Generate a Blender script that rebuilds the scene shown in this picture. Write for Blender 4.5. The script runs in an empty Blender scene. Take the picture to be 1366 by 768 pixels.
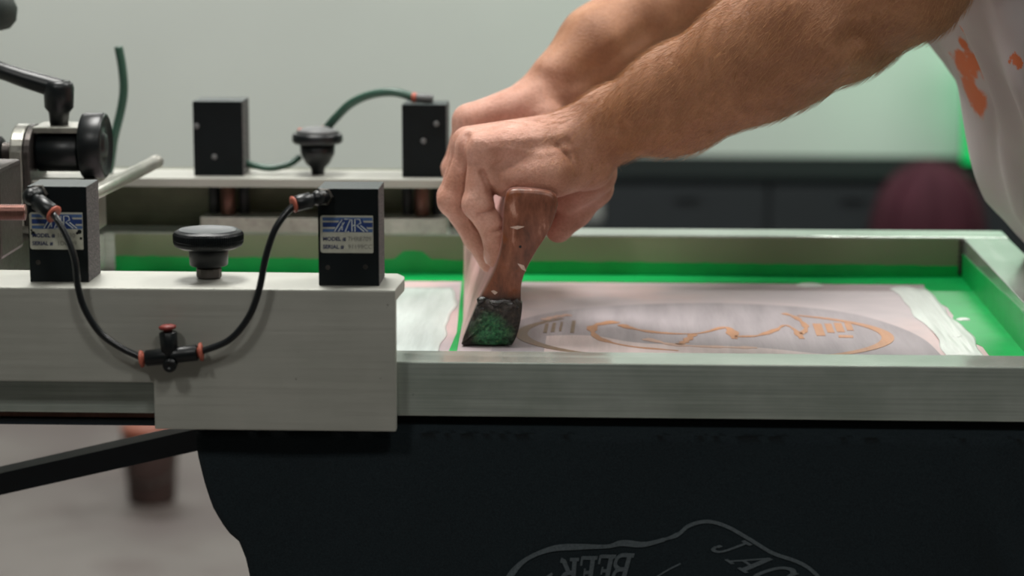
import bpy, bmesh, math, random
import numpy as np
from mathutils import Vector, Matrix

# ------------------------------------------------------------------ camera, world, light, exposure
SC = bpy.context.scene
COL = SC.collection
F = 3225.0; TH = math.atan(555/3225.); PS = math.radians(2.57)
CAM = Vector((0.0, -1.60, 1.327))
FW = Vector((-math.sin(PS)*math.cos(TH), math.cos(PS)*math.cos(TH), -math.sin(TH)))
RT = Vector((math.cos(PS), math.sin(PS), 0.0)); UP = RT.cross(FW)
cd = bpy.data.cameras.new('camera'); cam = bpy.data.objects.new('camera', cd); COL.objects.link(cam)
cd.sensor_width = 36.0; cd.lens = F/1366*36.0
cam.matrix_world = Matrix.Translation(CAM) @ Matrix((RT, UP, -FW)).transposed().to_4x4()
cd.dof.use_dof = True; cd.dof.focus_distance = 1.77; cd.dof.aperture_fstop = 5.8
cd.clip_start = 0.05; cd.clip_end = 60
SC.camera = cam

W = bpy.data.worlds.new('world'); SC.world = W; W.use_nodes = True
W.node_tree.nodes['Background'].inputs[0].default_value = (0.75, 0.85, 0.9, 1)
W.node_tree.nodes['Background'].inputs[1].default_value = 0.12
SC.view_settings.view_transform = 'Standard'; SC.view_settings.look = 'None'
SC.view_settings.gamma = 1.0; SC.view_settings.use_curve_mapping = False
SC.view_settings.exposure = 0.0

def lamp(name, loc, sx, sy, power, col, rot=(0, 0, 0), spread=180):
    l = bpy.data.lights.new(name, 'AREA'); l.shape = 'RECTANGLE'; l.size = sx; l.size_y = sy
    l.energy = power; l.color = col; l.spread = math.radians(spread)
    o = bpy.data.objects.new(name, l); COL.objects.link(o); o.location = loc; o.rotation_euler = rot
    return o
CEIL = 3.3
# (x, y, length x, length y, watts)
FIXTURES = [(-0.55, 0.75, 0.60, 1.3, 66), (1.15, 0.95, 0.60, 1.3, 48), (-1.6, 5.2, 1.5, 0.35, 60),
            (1.3, 5.2, 1.5, 0.35, 60), (-1.0, -2.2, 0.35, 0.5, 24), (0.75, -2.2, 0.35, 0.5, 20)]
for fx, fy, lx, ly, w in FIXTURES:
    lamp('ceiling_lamp', (fx, fy, CEIL-0.115), lx-0.04, ly-0.04, w, (1.0, 0.99, 0.955))

# ------------------------------------------------------------------ helpers
def ray(u, v): return FW + RT*((u-683)/F) - UP*((v-384)/F)
def hy(u, v, Y):
    r = ray(u, v); return CAM + r*((Y-CAM.y)/r.y)
def hz(u, v, Z):
    r = ray(u, v); return CAM + r*((Z-CAM.z)/r.z)
def s2l(c):
    out = []
    for x in c:
        x /= 255.0
        out.append(x/12.92 if x <= 0.04045 else ((x+0.055)/1.055)**2.4)
    return tuple(out) + (1.0,)

class NT:
    def __init__(s, m):
        s.t = m.node_tree; s.n = s.t.nodes; s.l = s.t.links
        s.b = s.n['Principled BSDF']
    def add(s, typ, **kw):
        n = s.n.new(typ)
        for k, v in kw.items():
            if hasattr(n, k): setattr(n, k, v)
            else: n.inputs[k.replace('_', ' ')].default_value = v
        return n
    def link(s, a, b): s.l.new(a, b)
    def coords(s, scale=(1, 1, 1), kind='Object'):
        tc = s.add('ShaderNodeTexCoord'); mp = s.add('ShaderNodeMapping')
        mp.inputs['Scale'].default_value = scale
        s.link(tc.outputs[kind], mp.inputs['Vector']); return mp.outputs[0]
    def noise(s, vec, scale, detail=4, rough=0.55):
        n = s.add('ShaderNodeTexNoise'); n.inputs['Scale'].default_value = scale
        n.inputs['Detail'].default_value = detail; n.inputs['Roughness'].default_value = rough
        s.link(vec, n.inputs['Vector']); return n.outputs['Fac']
    def ramp(s, fac, stops):
        r = s.add('ShaderNodeValToRGB'); e = r.color_ramp.elements
        while len(e) > 1: e.remove(e[0])
        e[0].position = stops[0][0]; e[0].color = stops[0][1]
        for p, c in stops[1:]:
            x = e.new(p); x.color = c
        s.link(fac, r.inputs[0]); return r.outputs[0]
    def mix(s, fac, a, b, mode='MIX'):
        m = s.add('ShaderNodeMix'); m.data_type = 'RGBA'; m.blend_type = mode
        for sock, val in ((m.inputs[0], fac), (m.inputs[6], a), (m.inputs[7], b)):
            if hasattr(val, 'is_linked') or isinstance(val, bpy.types.NodeSocket): s.link(val, sock)
            else: sock.default_value = val
        return m.outputs[2]
    def maprange(s, fac, a, b, c=0.0, d=1.0):
        m = s.add('ShaderNodeMapRange'); m.inputs[1].default_value = a; m.inputs[2].default_value = b
        m.inputs[3].default_value = c; m.inputs[4].default_value = d
        s.link(fac, m.inputs[0]); return m.outputs[0]
    def bump(s, fac, strength=0.2, dist=0.001):
        b = s.add('ShaderNodeBump'); b.inputs['Strength'].default_value = strength
        b.inputs['Distance'].default_value = dist
        s.link(fac, b.inputs['Height']); s.link(b.outputs[0], s.b.inputs['Normal']); return b

MATS = {}
def mat(name, col, rough=0.5, metal=0.0, var=0.0, vscale=20, spec=0.5, stretch=(1, 1, 1), bump=0, bscale=300, emit=None, estr=0, bdist=0.0005):
    if name in MATS: return MATS[name]
    m = bpy.data.materials.new(name); m.use_nodes = True; t = NT(m); b = t.b
    base = s2l(col)
    b.inputs['Base Color'].default_value = base; b.inputs['Roughness'].default_value = rough
    b.inputs['Metallic'].default_value = metal; b.inputs['Specular IOR Level'].default_value = spec
    vec = t.coords(stretch)
    f = t.noise(vec, vscale)
    lo = tuple(x*(1-var) for x in base[:3])+(1,); hi = tuple(min(1, x*(1+var)) for x in base[:3])+(1,)
    t.link(t.ramp(f, [(0.3, lo), (0.7, hi)]), b.inputs['Base Color'])
    if bump: t.bump(t.noise(vec, bscale, 3), bump, bdist)
    if emit: b.inputs['Emission Color'].default_value = s2l(emit); b.inputs['Emission Strength'].default_value = estr
    MATS[name] = m; return m

def obj(name, me, m=None, parent=None, smooth=False, **props):
    if isinstance(me, bmesh.types.BMesh):
        bmesh.ops.recalc_face_normals(me, faces=me.faces)
        d = bpy.data.meshes.new(name); me.to_mesh(d); me.free(); me = d
    o = bpy.data.objects.new(name, me); COL.objects.link(o)
    if m is not None:
        for x in (m if isinstance(m, (list, tuple)) else [m]): me.materials.append(x)
    if smooth: me.polygons.foreach_set('use_smooth', [True]*len(me.polygons))
    if parent is not None:
        o.parent = parent; o.matrix_parent_inverse = Matrix.Translation(-parent.location)
    for k, v in props.items(): o[k] = v
    return o
def thing(name, label, cat, loc=(0, 0, 0), group=None):
    o = bpy.data.objects.new(name, None); COL.objects.link(o); o.location = loc; o.empty_display_size = 0.02
    o['label'] = label; o['category'] = cat
    if group: o['group'] = group
    return o
def bevel(bm, w, seg=2, ang=0.5):
    ed = [e for e in bm.edges if len(e.link_faces) == 2 and e.calc_face_angle(0) > ang]
    if w > 0 and ed: bmesh.ops.bevel(bm, geom=ed, offset=w, segments=seg, affect='EDGES', profile=0.6, clamp_overlap=True)
    return bm
def box(x0, x1, y0, y1, z0, z1, bv=0.0005, seg=2, bm=None):
    own = bmesh.new()
    bmesh.ops.create_cube(own, size=1)
    for v in own.verts:
        v.co = Vector(((x0+x1)/2+v.co.x*(x1-x0), (y0+y1)/2+v.co.y*(y1-y0), (z0+z1)/2+v.co.z*(z1-z0)))
    if bv: bevel(own, bv, seg)
    return join(bm, own)
def join(bm, own):
    if bm is None: return own
    d = bpy.data.meshes.new('t'); own.to_mesh(d); own.free(); bm.from_mesh(d); bpy.data.meshes.remove(d); return bm
def prism(pts, y0, y1, bv=0, axis='y', bm=None, seg=2):
    own = bmesh.new()
    def P(a, b, t): return {'y': (a, t, b), 'z': (a, b, t), 'x': (t, a, b)}[axis]
    A = [own.verts.new(P(a, b, y0)) for a, b in pts]; B = [own.verts.new(P(a, b, y1)) for a, b in pts]
    own.faces.new(A); own.faces.new(B[::-1]); n = len(pts)
    for i in range(n): own.faces.new((A[i], B[i], B[(i+1) % n], A[(i+1) % n]))
    bmesh.ops.recalc_face_normals(own, faces=own.faces)
    if bv: bevel(own, bv, seg)
    return join(bm, own)
def frame_of(d):
    d = Vector(d).normalized(); a = Vector((0, 0, 1)) if abs(d.z) < 0.9 else Vector((1, 0, 0))
    u = d.cross(a).normalized(); v = d.cross(u); return u, v
def lathe(prof, base, axis, n=32, bm=None, phase=0.0, ripple=None):
    """prof: list of (t along axis, radius); closed at both ends"""
    own = bmesh.new(); base = Vector(base); ax = Vector(axis).normalized(); u, v = frame_of(ax)
    rings = []
    for k, (t, r) in enumerate(prof):
        ring = []
        for i in range(n):
            a = 2*math.pi*i/n+phase
            rr = r*(1+(ripple[k] if ripple else 0)*(1 if i % 2 else -1))
            ring.append(own.verts.new(base+ax*t+(u*math.cos(a)+v*math.sin(a))*rr))
        rings.append(ring)
    for a, b in zip(rings, rings[1:]):
        for i in range(n): own.faces.new((a[i], a[(i+1) % n], b[(i+1) % n], b[i]))
    own.faces.new(rings[0][::-1]); own.faces.new(rings[-1])
    return join(bm, own)
def cyl(p0, p1, r0, r1=None, n=24, bm=None, ch=0.08, phase=0.0):
    p0 = Vector(p0); p1 = Vector(p1); L = (p1-p0).length; r1 = r0 if r1 is None else r1
    c = min(ch*min(r0, r1)*2, L*0.3)
    return lathe([(0, r0-c), (c, r0), (L-c, r1), (L, r1-c)], p0, p1-p0, n, bm, phase)
def spline(pts, n=10):
    pts = [Vector(p) for p in pts]; P = [2*pts[0]-pts[1]]+pts+[2*pts[-1]-pts[-2]]; out = []
    for i in range(1, len(P)-2):
        a, b, c, d = P[i-1:i+3]
        for k in range(n):
            t = k/n
            out.append(0.5*((2*b)+(c-a)*t+(2*a-5*b+4*c-d)*t*t+(-a+3*b-3*c+d)*t**3))
    out.append(pts[-1]); return out
def tube(pts, r, n=12, smooth_n=8, bm=None):
    P = spline(pts, smooth_n) if smooth_n else [Vector(p) for p in pts]
    own = bmesh.new(); rings = []; u = None
    for i, p in enumerate(P):
        d = (P[min(i+1, len(P)-1)]-P[max(i-1, 0)]).normalized()
        if u is None: u, _ = frame_of(d)
        u = (u-d*u.dot(d)).normalized(); v = d.cross(u)
        rr = r(i/(len(P)-1)) if callable(r) else r
        rings.append([own.verts.new(p+(u*math.cos(2*math.pi*k/n)+v*math.sin(2*math.pi*k/n))*rr) for k in range(n)])
    for a, b in zip(rings, rings[1:]):
        for i in range(n): own.faces.new((a[i], a[(i+1) % n], b[(i+1) % n], b[i]))
    own.faces.new(rings[0][::-1]); own.faces.new(rings[-1])
    return join(bm, own)
def ribbon2d(pts, w, fn, th=0.0002, bm=None, closed=False, sn=8):
    """flat strip of width w along 2-D points, mapped by fn(a, b, lift)"""
    P = [Vector((a, b, 0)) for a, b in pts]; P = spline(P, sn) if sn else P
    own = bmesh.new(); rows = []; N = len(P)
    for i, p in enumerate(P):
        d = (P[(i+1) % N if closed else min(i+1, N-1)]-P[i-1 if closed else max(i-1, 0)]).normalized()
        nrm = Vector((-d.y, d.x, 0)); ww = w(i/(N-1)) if callable(w) else w
        a = p+nrm*ww/2; b = p-nrm*ww/2
        rows.append([own.verts.new(fn(a.x, a.y, 0)), own.verts.new(fn(a.x, a.y, th)), own.verts.new(fn(b.x, b.y, th)), own.verts.new(fn(b.x, b.y, 0))])
    for a, b in zip(rows, rows[1:]+([rows[0]] if closed else [])):
        for k in range(4): own.faces.new((a[k], b[k], b[(k+1) % 4], a[(k+1) % 4]))
    if not closed: own.faces.new(rows[0]); own.faces.new(rows[-1][::-1])
    return join(bm, own)
def text_bm(s, size, fn, bm=None, th=0.0002, shear=0.0, bold=0.0, align='LEFT'):
    cu = bpy.data.curves.new('txt', 'FONT'); cu.body = s; cu.size = size; cu.offset = bold; cu.resolution_u = 3
    cu.align_x = align; cu.shear = shear
    o = bpy.data.objects.new('txt', cu); COL.objects.link(o)
    bpy.context.view_layer.update()
    me = bpy.data.meshes.new_from_object(o.evaluated_get(bpy.context.evaluated_depsgraph_get()))
    bpy.data.objects.remove(o); own = bmesh.new(); own.from_mesh(me); bpy.data.meshes.remove(me)
    for v in own.verts: v.co = Vector(fn(v.co.x, v.co.y, th))
    return join(bm, own)

# ------------------------------------------------------------------ materials
def metal_mat(name, col, rough=0.38, metal=0.85, streak=(3, 60, 260), var=0.22, stain=0.25, bump=0.25):
    m = bpy.data.materials.new(name); m.use_nodes = True; t = NT(m); b = t.b
    v = t.coords(streak); n = t.noise(v, 6.0, 6, 0.65)
    v2 = t.coords((1, 1, 1)); n2 = t.noise(v2, 14.0, 4, 0.6); n3 = t.noise(v2, 160, 2)
    base = s2l(col)
    c1 = t.ramp(n, [(0.25, tuple(x*(1-var) for x in base[:3])+(1,)), (0.75, tuple(min(1, x*(1+var)) for x in base[:3])+(1,))])
    c2 = t.ramp(n2, [(0.35, (1-stain, 1-stain*0.9, 1-stain, 1)), (0.65, (1, 1, 1, 1))])
    col_ = t.mix(1.0, c1, c2, 'MULTIPLY')
    sp = t.ramp(n3, [(0.22, (0.35, 0.33, 0.32, 1)), (0.27, (1, 1, 1, 1))])
    col_ = t.mix(1.0, col_, sp, 'MULTIPLY')
    t.link(col_, b.inputs['Base Color'])
    b.inputs['Metallic'].default_value = metal
    t.link(t.maprange(n, 0.3, 0.7, rough-0.08, rough+0.1), b.inputs['Roughness'])
    t.bump(n, bump, 0.0003)
    MATS[name] = m; return m
M_FRAME = metal_mat('brushed_aluminium_frame', (198, 206, 198), 0.13, 0.6, streak=(1.2, 12, 90), bump=0.12)
M_FRAMEY = metal_mat('brushed_aluminium_rail', (198, 206, 198), 0.13, 0.6, streak=(12, 1.2, 90), bump=0.12)
M_PLATE = metal_mat('satin_aluminium_plate', (172, 172, 164), 0.5, 0.35, streak=(2, 60, 110), var=0.06, stain=0.12, bump=0.15)
M_MACH = metal_mat('machined_aluminium', (178, 176, 168), 0.35, 0.8, streak=(20, 20, 20), stain=0.3)
M_STEEL = metal_mat('worn_steel', (96, 90, 88), 0.42, 0.9, streak=(40, 40, 40), stain=0.5)
M_COPPER = metal_mat('reddish_steel', (112, 78, 70), 0.42, 0.8, streak=(60, 8, 8), stain=0.4)
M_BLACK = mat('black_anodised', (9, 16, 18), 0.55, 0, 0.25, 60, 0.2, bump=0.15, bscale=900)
M_BLACKTOP = mat('black_anodised_speckled', (46, 55, 54), 0.5, 0, 0.5, 500, 0.5, bump=0.3, bscale=1500)  # greyer, finely speckled black on the block tops
M_PLASTIC = mat('black_plastic', (10, 15, 17), 0.36, 0, 0.2, 80, 0.4)
M_RUBBER = mat('black_rubber_hose', (15, 19, 22), 0.3, 0, 0.2, 80, 0.5)
M_HOSEG = mat('dark_green_hose', (46, 80, 66), 0.4, 0, 0.2, 40)
M_RED = mat('orange_red_collet', (172, 92, 74), 0.5, 0, 0.2, 300, 0.4)
M_REDD = mat('dark_red_collet', (118, 46, 40), 0.5, 0, 0.2, 300, 0.4)
M_GREEN = mat('green_tape', (0, 158, 76), 0.42, 0, 0.10, 30, 0.4, bump=0.3, bscale=60)
M_BLUEBAR = mat('dark_blue_steel', (14, 28, 38), 0.5, 0, 0.15, 30)
M_BLACKPAINT = mat('black_paint', (14, 18, 20), 0.6, 0, 0.2, 40)  # plain black paint shared by the dark parts

def speckled_black():
    m = bpy.data.materials.new('worn_black_casting'); m.use_nodes = True; t = NT(m)
    v = t.coords((1, 1, 1)); n = t.noise(v, 700, 3, 0.7); n2 = t.noise(v, 120, 3)
    c = t.ramp(n, [(0.38, s2l((30, 32, 34))), (0.52, s2l((66, 62, 64))), (0.66, s2l((140, 134, 132)))])
    t.link(c, t.b.inputs['Base Color']); t.b.inputs['Roughness'].default_value = 0.65
    t.bump(n, 0.6, 0.0006); return m
M_CAST = speckled_black()

# ------------------------------------------------------------------ the room
def wall_mat(name, col, var=0.06, sc=0.8):
    m = bpy.data.materials.new(name); m.use_nodes = True; t = NT(m)
    n = t.noise(t.coords(), sc, 3, 0.5); b = s2l(col)
    t.link(t.ramp(n, [(0.3, tuple(x*(1-var) for x in b[:3])+(1,)), (0.7, tuple(min(1, x*(1+var)) for x in b[:3])+(1,))]), t.b.inputs['Base Color'])
    t.b.inputs['Roughness'].default_value = 0.75
    t.bump(t.noise(t.coords(), 60, 3), 0.15, 0.002); return m
M_WALL = wall_mat('painted_wall', (204, 209, 204)); M_WALLD = wall_mat('grey_wall', (84, 88, 88)); M_CEIL = wall_mat('ceiling_paint', (205, 206, 202), 0.03)
def floor_mat():
    m = bpy.data.materials.new('stained_concrete'); m.use_nodes = True; t = NT(m)
    v = t.coords(); n = t.noise(v, 1.3, 4, 0.5); n2 = t.noise(v, 5.0, 5, 0.6)
    c = t.ramp(n, [(0.36, s2l((92, 82, 80))), (0.5, s2l((110, 104, 100))), (0.62, s2l((118, 112, 108)))])
    c = t.mix(1.0, c, t.ramp(n2, [(0.34, (0.80, 0.74, 0.74, 1)), (0.5, (1, 1, 1, 1))]), 'MULTIPLY')
    t.link(c, t.b.inputs['Base Color']); t.b.inputs['Roughness'].default_value = 0.6
    t.bump(n2, 0.2, 0.004); return m
XL, XR, YB, YF = -4.6, 4.6, 7.0, -4.5
obj('floor', box(XL-.1, XR+.1, YF-.1, YB+.1, -0.1, 0, 0), floor_mat(), kind='structure')
obj('ceiling', box(XL-.1, XR+.1, YF-.1, YB+.1, CEIL, CEIL+0.1, 0), M_CEIL, kind='structure')
obj('wall_back', box(XL-.1, XR+.1, YB, YB+0.12, 0, CEIL, 0), M_WALL, kind='structure')
obj('wall_front', box(XL-.1, XR+.1, YF-0.12, YF, 0, CEIL, 0), M_WALLD, kind='structure')
obj('wall_left', box(XL-0.12, XL, YF, YB, 0, CEIL, 0), M_WALL, kind='structure')
obj('wall_right', box(XR, XR+0.12, YF, YB, 0, CEIL, 0), M_WALL, kind='structure')
obj('baseboard_back', box(XL, XR, YB-0.015, YB, 0, 0.1, 0.003), M_WALLD, kind='structure')

M_HOUS = mat('lamp_housing', (215, 215, 212), 0.5, 0, 0.03)
M_DIFF = mat('lamp_diffuser', (240, 240, 235), 0.4, 0, 0.0, emit=(255, 250, 240), estr=2.0)
for i, (fx, fy, lx, ly, w) in enumerate(FIXTURES):
    t = thing('ceiling_light', ['white strip light on the ceiling above the press head', 'white strip light on the ceiling above the worker', 'long white strip light near the back wall, left one', 'long white strip light near the back wall, right one',
              'white strip light on the ceiling behind the viewer, left', 'white strip light on the ceiling behind the viewer, right'][i], 'lamp', (fx, fy, CEIL), 'ceiling strip lights')
    obj('housing', box(fx-lx/2-.02, fx+lx/2+.02, fy-ly/2-.02, fy+ly/2+.02, CEIL-0.07, CEIL, 0.004), M_HOUS, t)
    obj('diffuser', box(fx-lx/2, fx+lx/2, fy-ly/2, fy+ly/2, CEIL-0.1, CEIL-0.07, 0.004), M_DIFF, t)

# dark low cabinet along the back wall, ball, green panel, can
cabL = hy(800, 235, 6.35)
M_CAB = mat('charcoal_laminate', (30, 36, 40), 0.8, 0, 0.08, 6)
ct = thing('storage_cabinet', 'long low charcoal cabinet against the back wall at the right', 'cabinet', (cabL.x+0.75, 6.6, 0))
x0 = cabL.x; CT = cabL.z
obj('body', box(x0+.01, x0+2.2, 6.37, 6.95, 0.04, CT-0.02, 0.004), M_CAB, ct)
obj('top', box(x0, x0+2.21, 6.35, 6.96, CT-0.02, CT, 0.003), mat('black_worktop', (16, 20, 22), .9, 0, .05, 10, .1), ct)
obj('plinth', box(x0+.03, x0+2.18, 6.4, 6.93, 0, 0.04, 0), M_BLACKPAINT, ct)
for k in range(4):
    d = obj('door', box(x0+.02+k*.545, x0+.55+k*.545, 6.352, 6.37, 0.05, CT-0.03, 0.002), M_CAB, ct)
    obj('handle', box(x0+.25+k*.545, x0+.33+k*.545, 6.34, 6.352, CT-0.07, CT-0.06, 0.002), M_CAB, d)
def ellipsoid(c, rx, ry, rz, n=32, m=20):
    bm = bmesh.new(); bmesh.ops.create_uvsphere(bm, u_segments=n, v_segments=m, radius=1)
    for v in bm.verts: v.co = Vector((c[0]+v.co.x*rx, c[1]+v.co.y*ry, c[2]+v.co.z*rz))
    return bm
bp = hy(1238, 289, 5.95)
M_MAROON = mat('maroon_vinyl', (66, 32, 42), 0.8, 0, 0.15, 8, 0.2)
bt = thing('beanbag_stool', 'domed maroon padded pouf in front of the charcoal cabinet', 'stool', (bp.x, 5.95, 0))
zt = hy(1238, 214, 5.95).z
prof = [(0.0, 0.12), (0.02, 0.15), (0.10, 0.172), (zt*0.45, 0.178), (zt*0.62, 0.172), (zt*0.78, 0.148), (zt*0.9, 0.108), (zt*0.97, 0.06), (zt, 0.008)]
obj('cushion', lathe(prof, (bp.x, 5.95, 0), (0, 0, 1), 40), M_MAROON, bt, True)
for k in range(4):
    a = k*math.pi/4
    pts = [(bp.x+math.cos(a)*r*1.01, 5.95+math.sin(a)*r*1.01, z) for z, r in prof[2:]]+[(bp.x, 5.95, zt+0.004)]+[(bp.x-math.cos(a)*r*1.01, 5.95-math.sin(a)*r*1.01, z) for z, r in prof[:1:-1]]
    obj('seam', tube(pts, 0.004, 6, 3), M_MAROON, bt, True)
gp = hy(1283, 240, 6.62)
M_GLOW = mat('lit_green_panel', (0, 150, 70), 0.4, 0, 0.0, emit=(0, 168, 84), estr=1.0)
gt = thing('green_light_panel', 'glowing green upright panel standing on the cabinet behind the worker', 'light', (gp.x+0.2, 6.65, CT))
gz = CT+0.02
obj('panel', box(gp.x, gp.x+0.42, 6.60, 6.63, gz, gz+0.75, 0.003), M_GLOW, gt)
obj('panel_frame', box(gp.x-0.0, gp.x+0.42, 6.63, 6.66, CT, gz+0.76, 0.003), M_BLACKPAINT, gt)
lamp('added_green_tint_lamp', (gp.x+0.3, 6.72, 0.75), 0.5, 0.7, 1.6, (0.12, 1.0, 0.42), (math.radians(90), 0, 0), 180)  # unseen lamp added behind the panel to green the wall
lamp('added_green_tint_lamp', (gp.x+0.3, 6.0, 1.5), 0.4, 0.4, 7, (0.25, 1.0, 0.5), (math.radians(95), 0, math.radians(15)), 180)  # second unseen lamp, added to widen the green tint on the wall
# paint can on the floor
cp = hz(203, 668, 0.0)
M_CAN = mat('dark_paint_can', (66, 48, 44), 0.7, 0, 0.3, 8); M_CANO = mat('orange_ink', (150, 84, 64), 0.5, 0, 0.2, 20)
pt = thing('ink_bucket', 'small brown ink bucket with an orange rim on the floor under the press', 'bucket', (cp.x, cp.y, 0))
obj('bucket_body', lathe([(0, .045), (.005, .05), (.13, .058), (.15, .058)], (cp.x, cp.y, 0), (0, 0, 1), 28), M_CAN, pt, True)
obj('lid', lathe([(0, .06), (.004, .062), (.018, .062), (.022, .055)], (cp.x, cp.y, .15), (0, 0, 1), 28), M_CANO, pt, True)
obj('bail_handle', tube([(cp.x-.06, cp.y, .14), (cp.x-.05, cp.y-.03, .07), (cp.x, cp.y-.06, .05), (cp.x+.05, cp.y-.03, .07), (cp.x+.06, cp.y, .14)], .002, 6), M_STEEL, pt, True)

# ------------------------------------------------------------------ the screen frame
XE = 0.353; XI = 0.312; XW = -0.515
Z0, Z1 = 0.9625, 1.0
fr = thing('printing_screen', 'aluminium screen printing frame stretched with ink-stained mesh, clamped on the press', 'frame', (0, 0.3, Z0))
def rail_x(y0, y1): return box(XW, XE, y0, y1, Z0, Z1, 0.0012, 3)
obj('rail', rail_x(0.0, 0.0405), M_FRAME, fr, label='long brushed aluminium rail nearest the viewer')
obj('rail', rail_x(0.587, 0.630), M_FRAME, fr)
obj('rail', box(XI, XE-0.0006, 0.0405, 0.587, Z0, Z1-.0003, 0.0012, 3), M_FRAMEY, fr)
obj('rail', box(XW+.001, XW+0.041, 0.0405, 0.587, Z0, Z1-.0003, 0.0012, 3), M_FRAMEY, fr)
# weld seam in the far right corner
obj('weld', tube([(XI-.0015, .5855, Z0+.004), (XI-.0015, .5855, Z1-.002)], lambda t: .0025+.001*math.sin(t*40), 8, 14), M_STEEL, fr, True)
ME = 0.9630   # mesh height

def mesh_mat():
    m = bpy.data.materials.new('inked_screen_mesh'); m.use_nodes = True; t = NT(m)
    v = t.coords((1, 1, 1)); n = t.noise(v, 7, 3, 0.5); n2 = t.noise(v, 25, 4, 0.6)
    c = t.ramp(n, [(0.35, s2l((172, 160, 163))), (0.5, s2l((184, 170, 172))), (0.62, s2l((200, 176, 174)))])
    c = t.mix(1.0, c, t.ramp(n2, [(0.35, (0.93, 0.93, 0.94, 1)), (0.6, (1, 1, 1, 1))]), 'MULTIPLY')
    t.link(c, t.b.inputs['Base Color']); t.b.inputs['Roughness'].default_value = 0.42
    w = t.noise(t.coords((1, 1, 1)), 1800, 1); t.bump(w, 0.1, 0.0002); return m
M_MESH = mesh_mat()
obj('screen_mesh', box(XW+.042, XI, 0.0405, 0.587, ME-0.0012, ME, 0), M_MESH, fr)
# green tape on the mesh borders and up the inner rail faces
def flat(pts, z0, z1, bm=None, bv=0.0): return prism(pts, z0, z1, bv, 'z', bm)
random.seed(4)
PR0 = hz(1215, 380, ME); PR1 = hz(1310, 475, ME)
def wob(a, b, n, amp):
    out = []
    for i in range(n+1):
        t = i/n; x = a[0]+(b[0]-a[0])*t; y = a[1]+(b[1]-a[1])*t
        out.append((x+random.uniform(-amp, amp)*(0 < i < n), y))
    return out
edge = wob((PR0.x+.012, .546), (PR1.x+.008, .05), 26, .0035)
M_GREEN2 = M_GREEN
obj('tape', flat(edge+[(XI-.0005, .05), (XI-.0005, .5865), (PR0.x+.012, .5865)], ME, ME+.0004), M_GREEN, fr, label='wide green tape covering the right border of the mesh')
obj('tape', flat([(XW+.05, .546), (PR0.x+.0119, .546), (PR0.x+.0119, .5865), (XW+.05, .5865)], ME, ME+.0004), M_GREEN, fr)
def wall_tape(x0, x1, ztop, n=40, amp=.0006, seedstep=None):
    pts = [(x0, ME+.0004)]+[(x1, ME+.0004)]
    top = []
    for i in range(n+1):
        x = x1+(x0-x1)*i/n; z = ztop(x)+random.uniform(-amp, amp)
        top.append((x, z))
    return prism(pts+top, .5862, .5868)
def zt_far(x):
    z = .9770-(x+.3)*.005
    if -.200 < x < -.172: z += .0075
    return z
obj('ink_film', box(XW+.05, XI-.002, .5864, .5869, ME+.002, .9983, 0), mat('olive_ink_film', (126, 130, 104), .5, 0, .12, 6), fr, label='olive stained inner face of the far rail')
obj('tape', wall_tape(XW+.05, XI-.001, zt_far, 90), M_GREEN, fr, label='green tape running up the inner face of the far rail')
obj('tape', prism([(.045, ME+.0004), (.5861, ME+.0004), (.5861, .9850), (.45, .988), (.3, .9915), (.045, .9925)], XI-.0008, XI-.0002, 0, 'x'), M_GREEN, fr)
# narrow tape line left of the squeegee
g0 = hz(603, 466, ME); g1 = hz(617, 380, ME)
obj('tape', flat([(g0.x-.004, .06), (g0.x+.009, .06), (g1.x+.006, .545), (g1.x-.002, .545), (g0.x-.001, .3)], ME, ME+.0004), M_GREEN, fr, label='narrow green tape left of the squeegee')

# milky ink smears (thin raised films)
def film_mat(name, col, rough=0.3, alpha=None):
    m = bpy.data.materials.new(name); m.use_nodes = True; t = NT(m)
    n = t.noise(t.coords((1, .10, 1)), 60, 4, 0.6); b = s2l(col)
    t.link(t.ramp(n, [(0.35, tuple(x*.80 for x in b[:3])+(1,)), (0.6, b)]), t.b.inputs['Base Color'])
    t.b.inputs['Roughness'].default_value = rough; t.bump(n, .6, .0015); return m
M_MILK = film_mat('milky_ink_film', (222, 228, 222), 0.28)
M_MILKL = film_mat('milky_tape_film', (214, 224, 220), 0.25)
def smear(pts, h, m, name='ink_smear', seed=0, amp=.0012, nx=34, label=None):
    """low lumpy pad over a quad given by four (x,y) corners"""
    rnd = random.Random(seed); bm = bmesh.new(); a, b, c, d = [Vector((p[0], p[1], 0)) for p in pts]
    ny = nx; G = []
    ph = [rnd.uniform(0, 6) for _ in range(8)]
    for j in range(ny+1):
        row = []
        for i in range(nx+1):
            s = i/nx; t = j/ny
            p = (a*(1-s)+b*s)*(1-t)+(d*(1-s)+c*s)*t
            e = min(s, 1-s, t, 1-t)*8; e = min(1, e)
            z = h*e*(.55+.25*math.sin(s*9+ph[0]+3*math.sin(t*5+ph[1]))+.2*math.sin(t*17+ph[2]+s*7)+.15*math.sin(s*31+ph[3]))
            off = amp*(1-e)*(math.sin(t*13+ph[4])*1.5+math.sin(t*29+ph[5])*.7+math.sin(t*5+ph[6])*2.5)
            row.append(bm.verts.new((p.x+off, p.y+off*.5, ME+.0005+max(0, z))))
        G.append(row)
    for j in range(ny):
        for i in range(nx): bm.faces.new((G[j][i], G[j][i+1], G[j+1][i+1], G[j+1][i]))
    # underside skirt
    rim = G[0]+[r[-1] for r in G[1:]]+G[-1][-2::-1]+[r[0] for r in G[-2:0:-1]]
    low = [bm.verts.new((v.co.x, v.co.y, ME+.0003)) for v in rim]
    for i in range(len(rim)): bm.faces.new((rim[i], rim[(i+1) % len(rim)], low[(i+1) % len(rim)], low[i]))
    o = obj(name, bm, m, fr, True)
    if label: o['label'] = label
    return o
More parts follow.
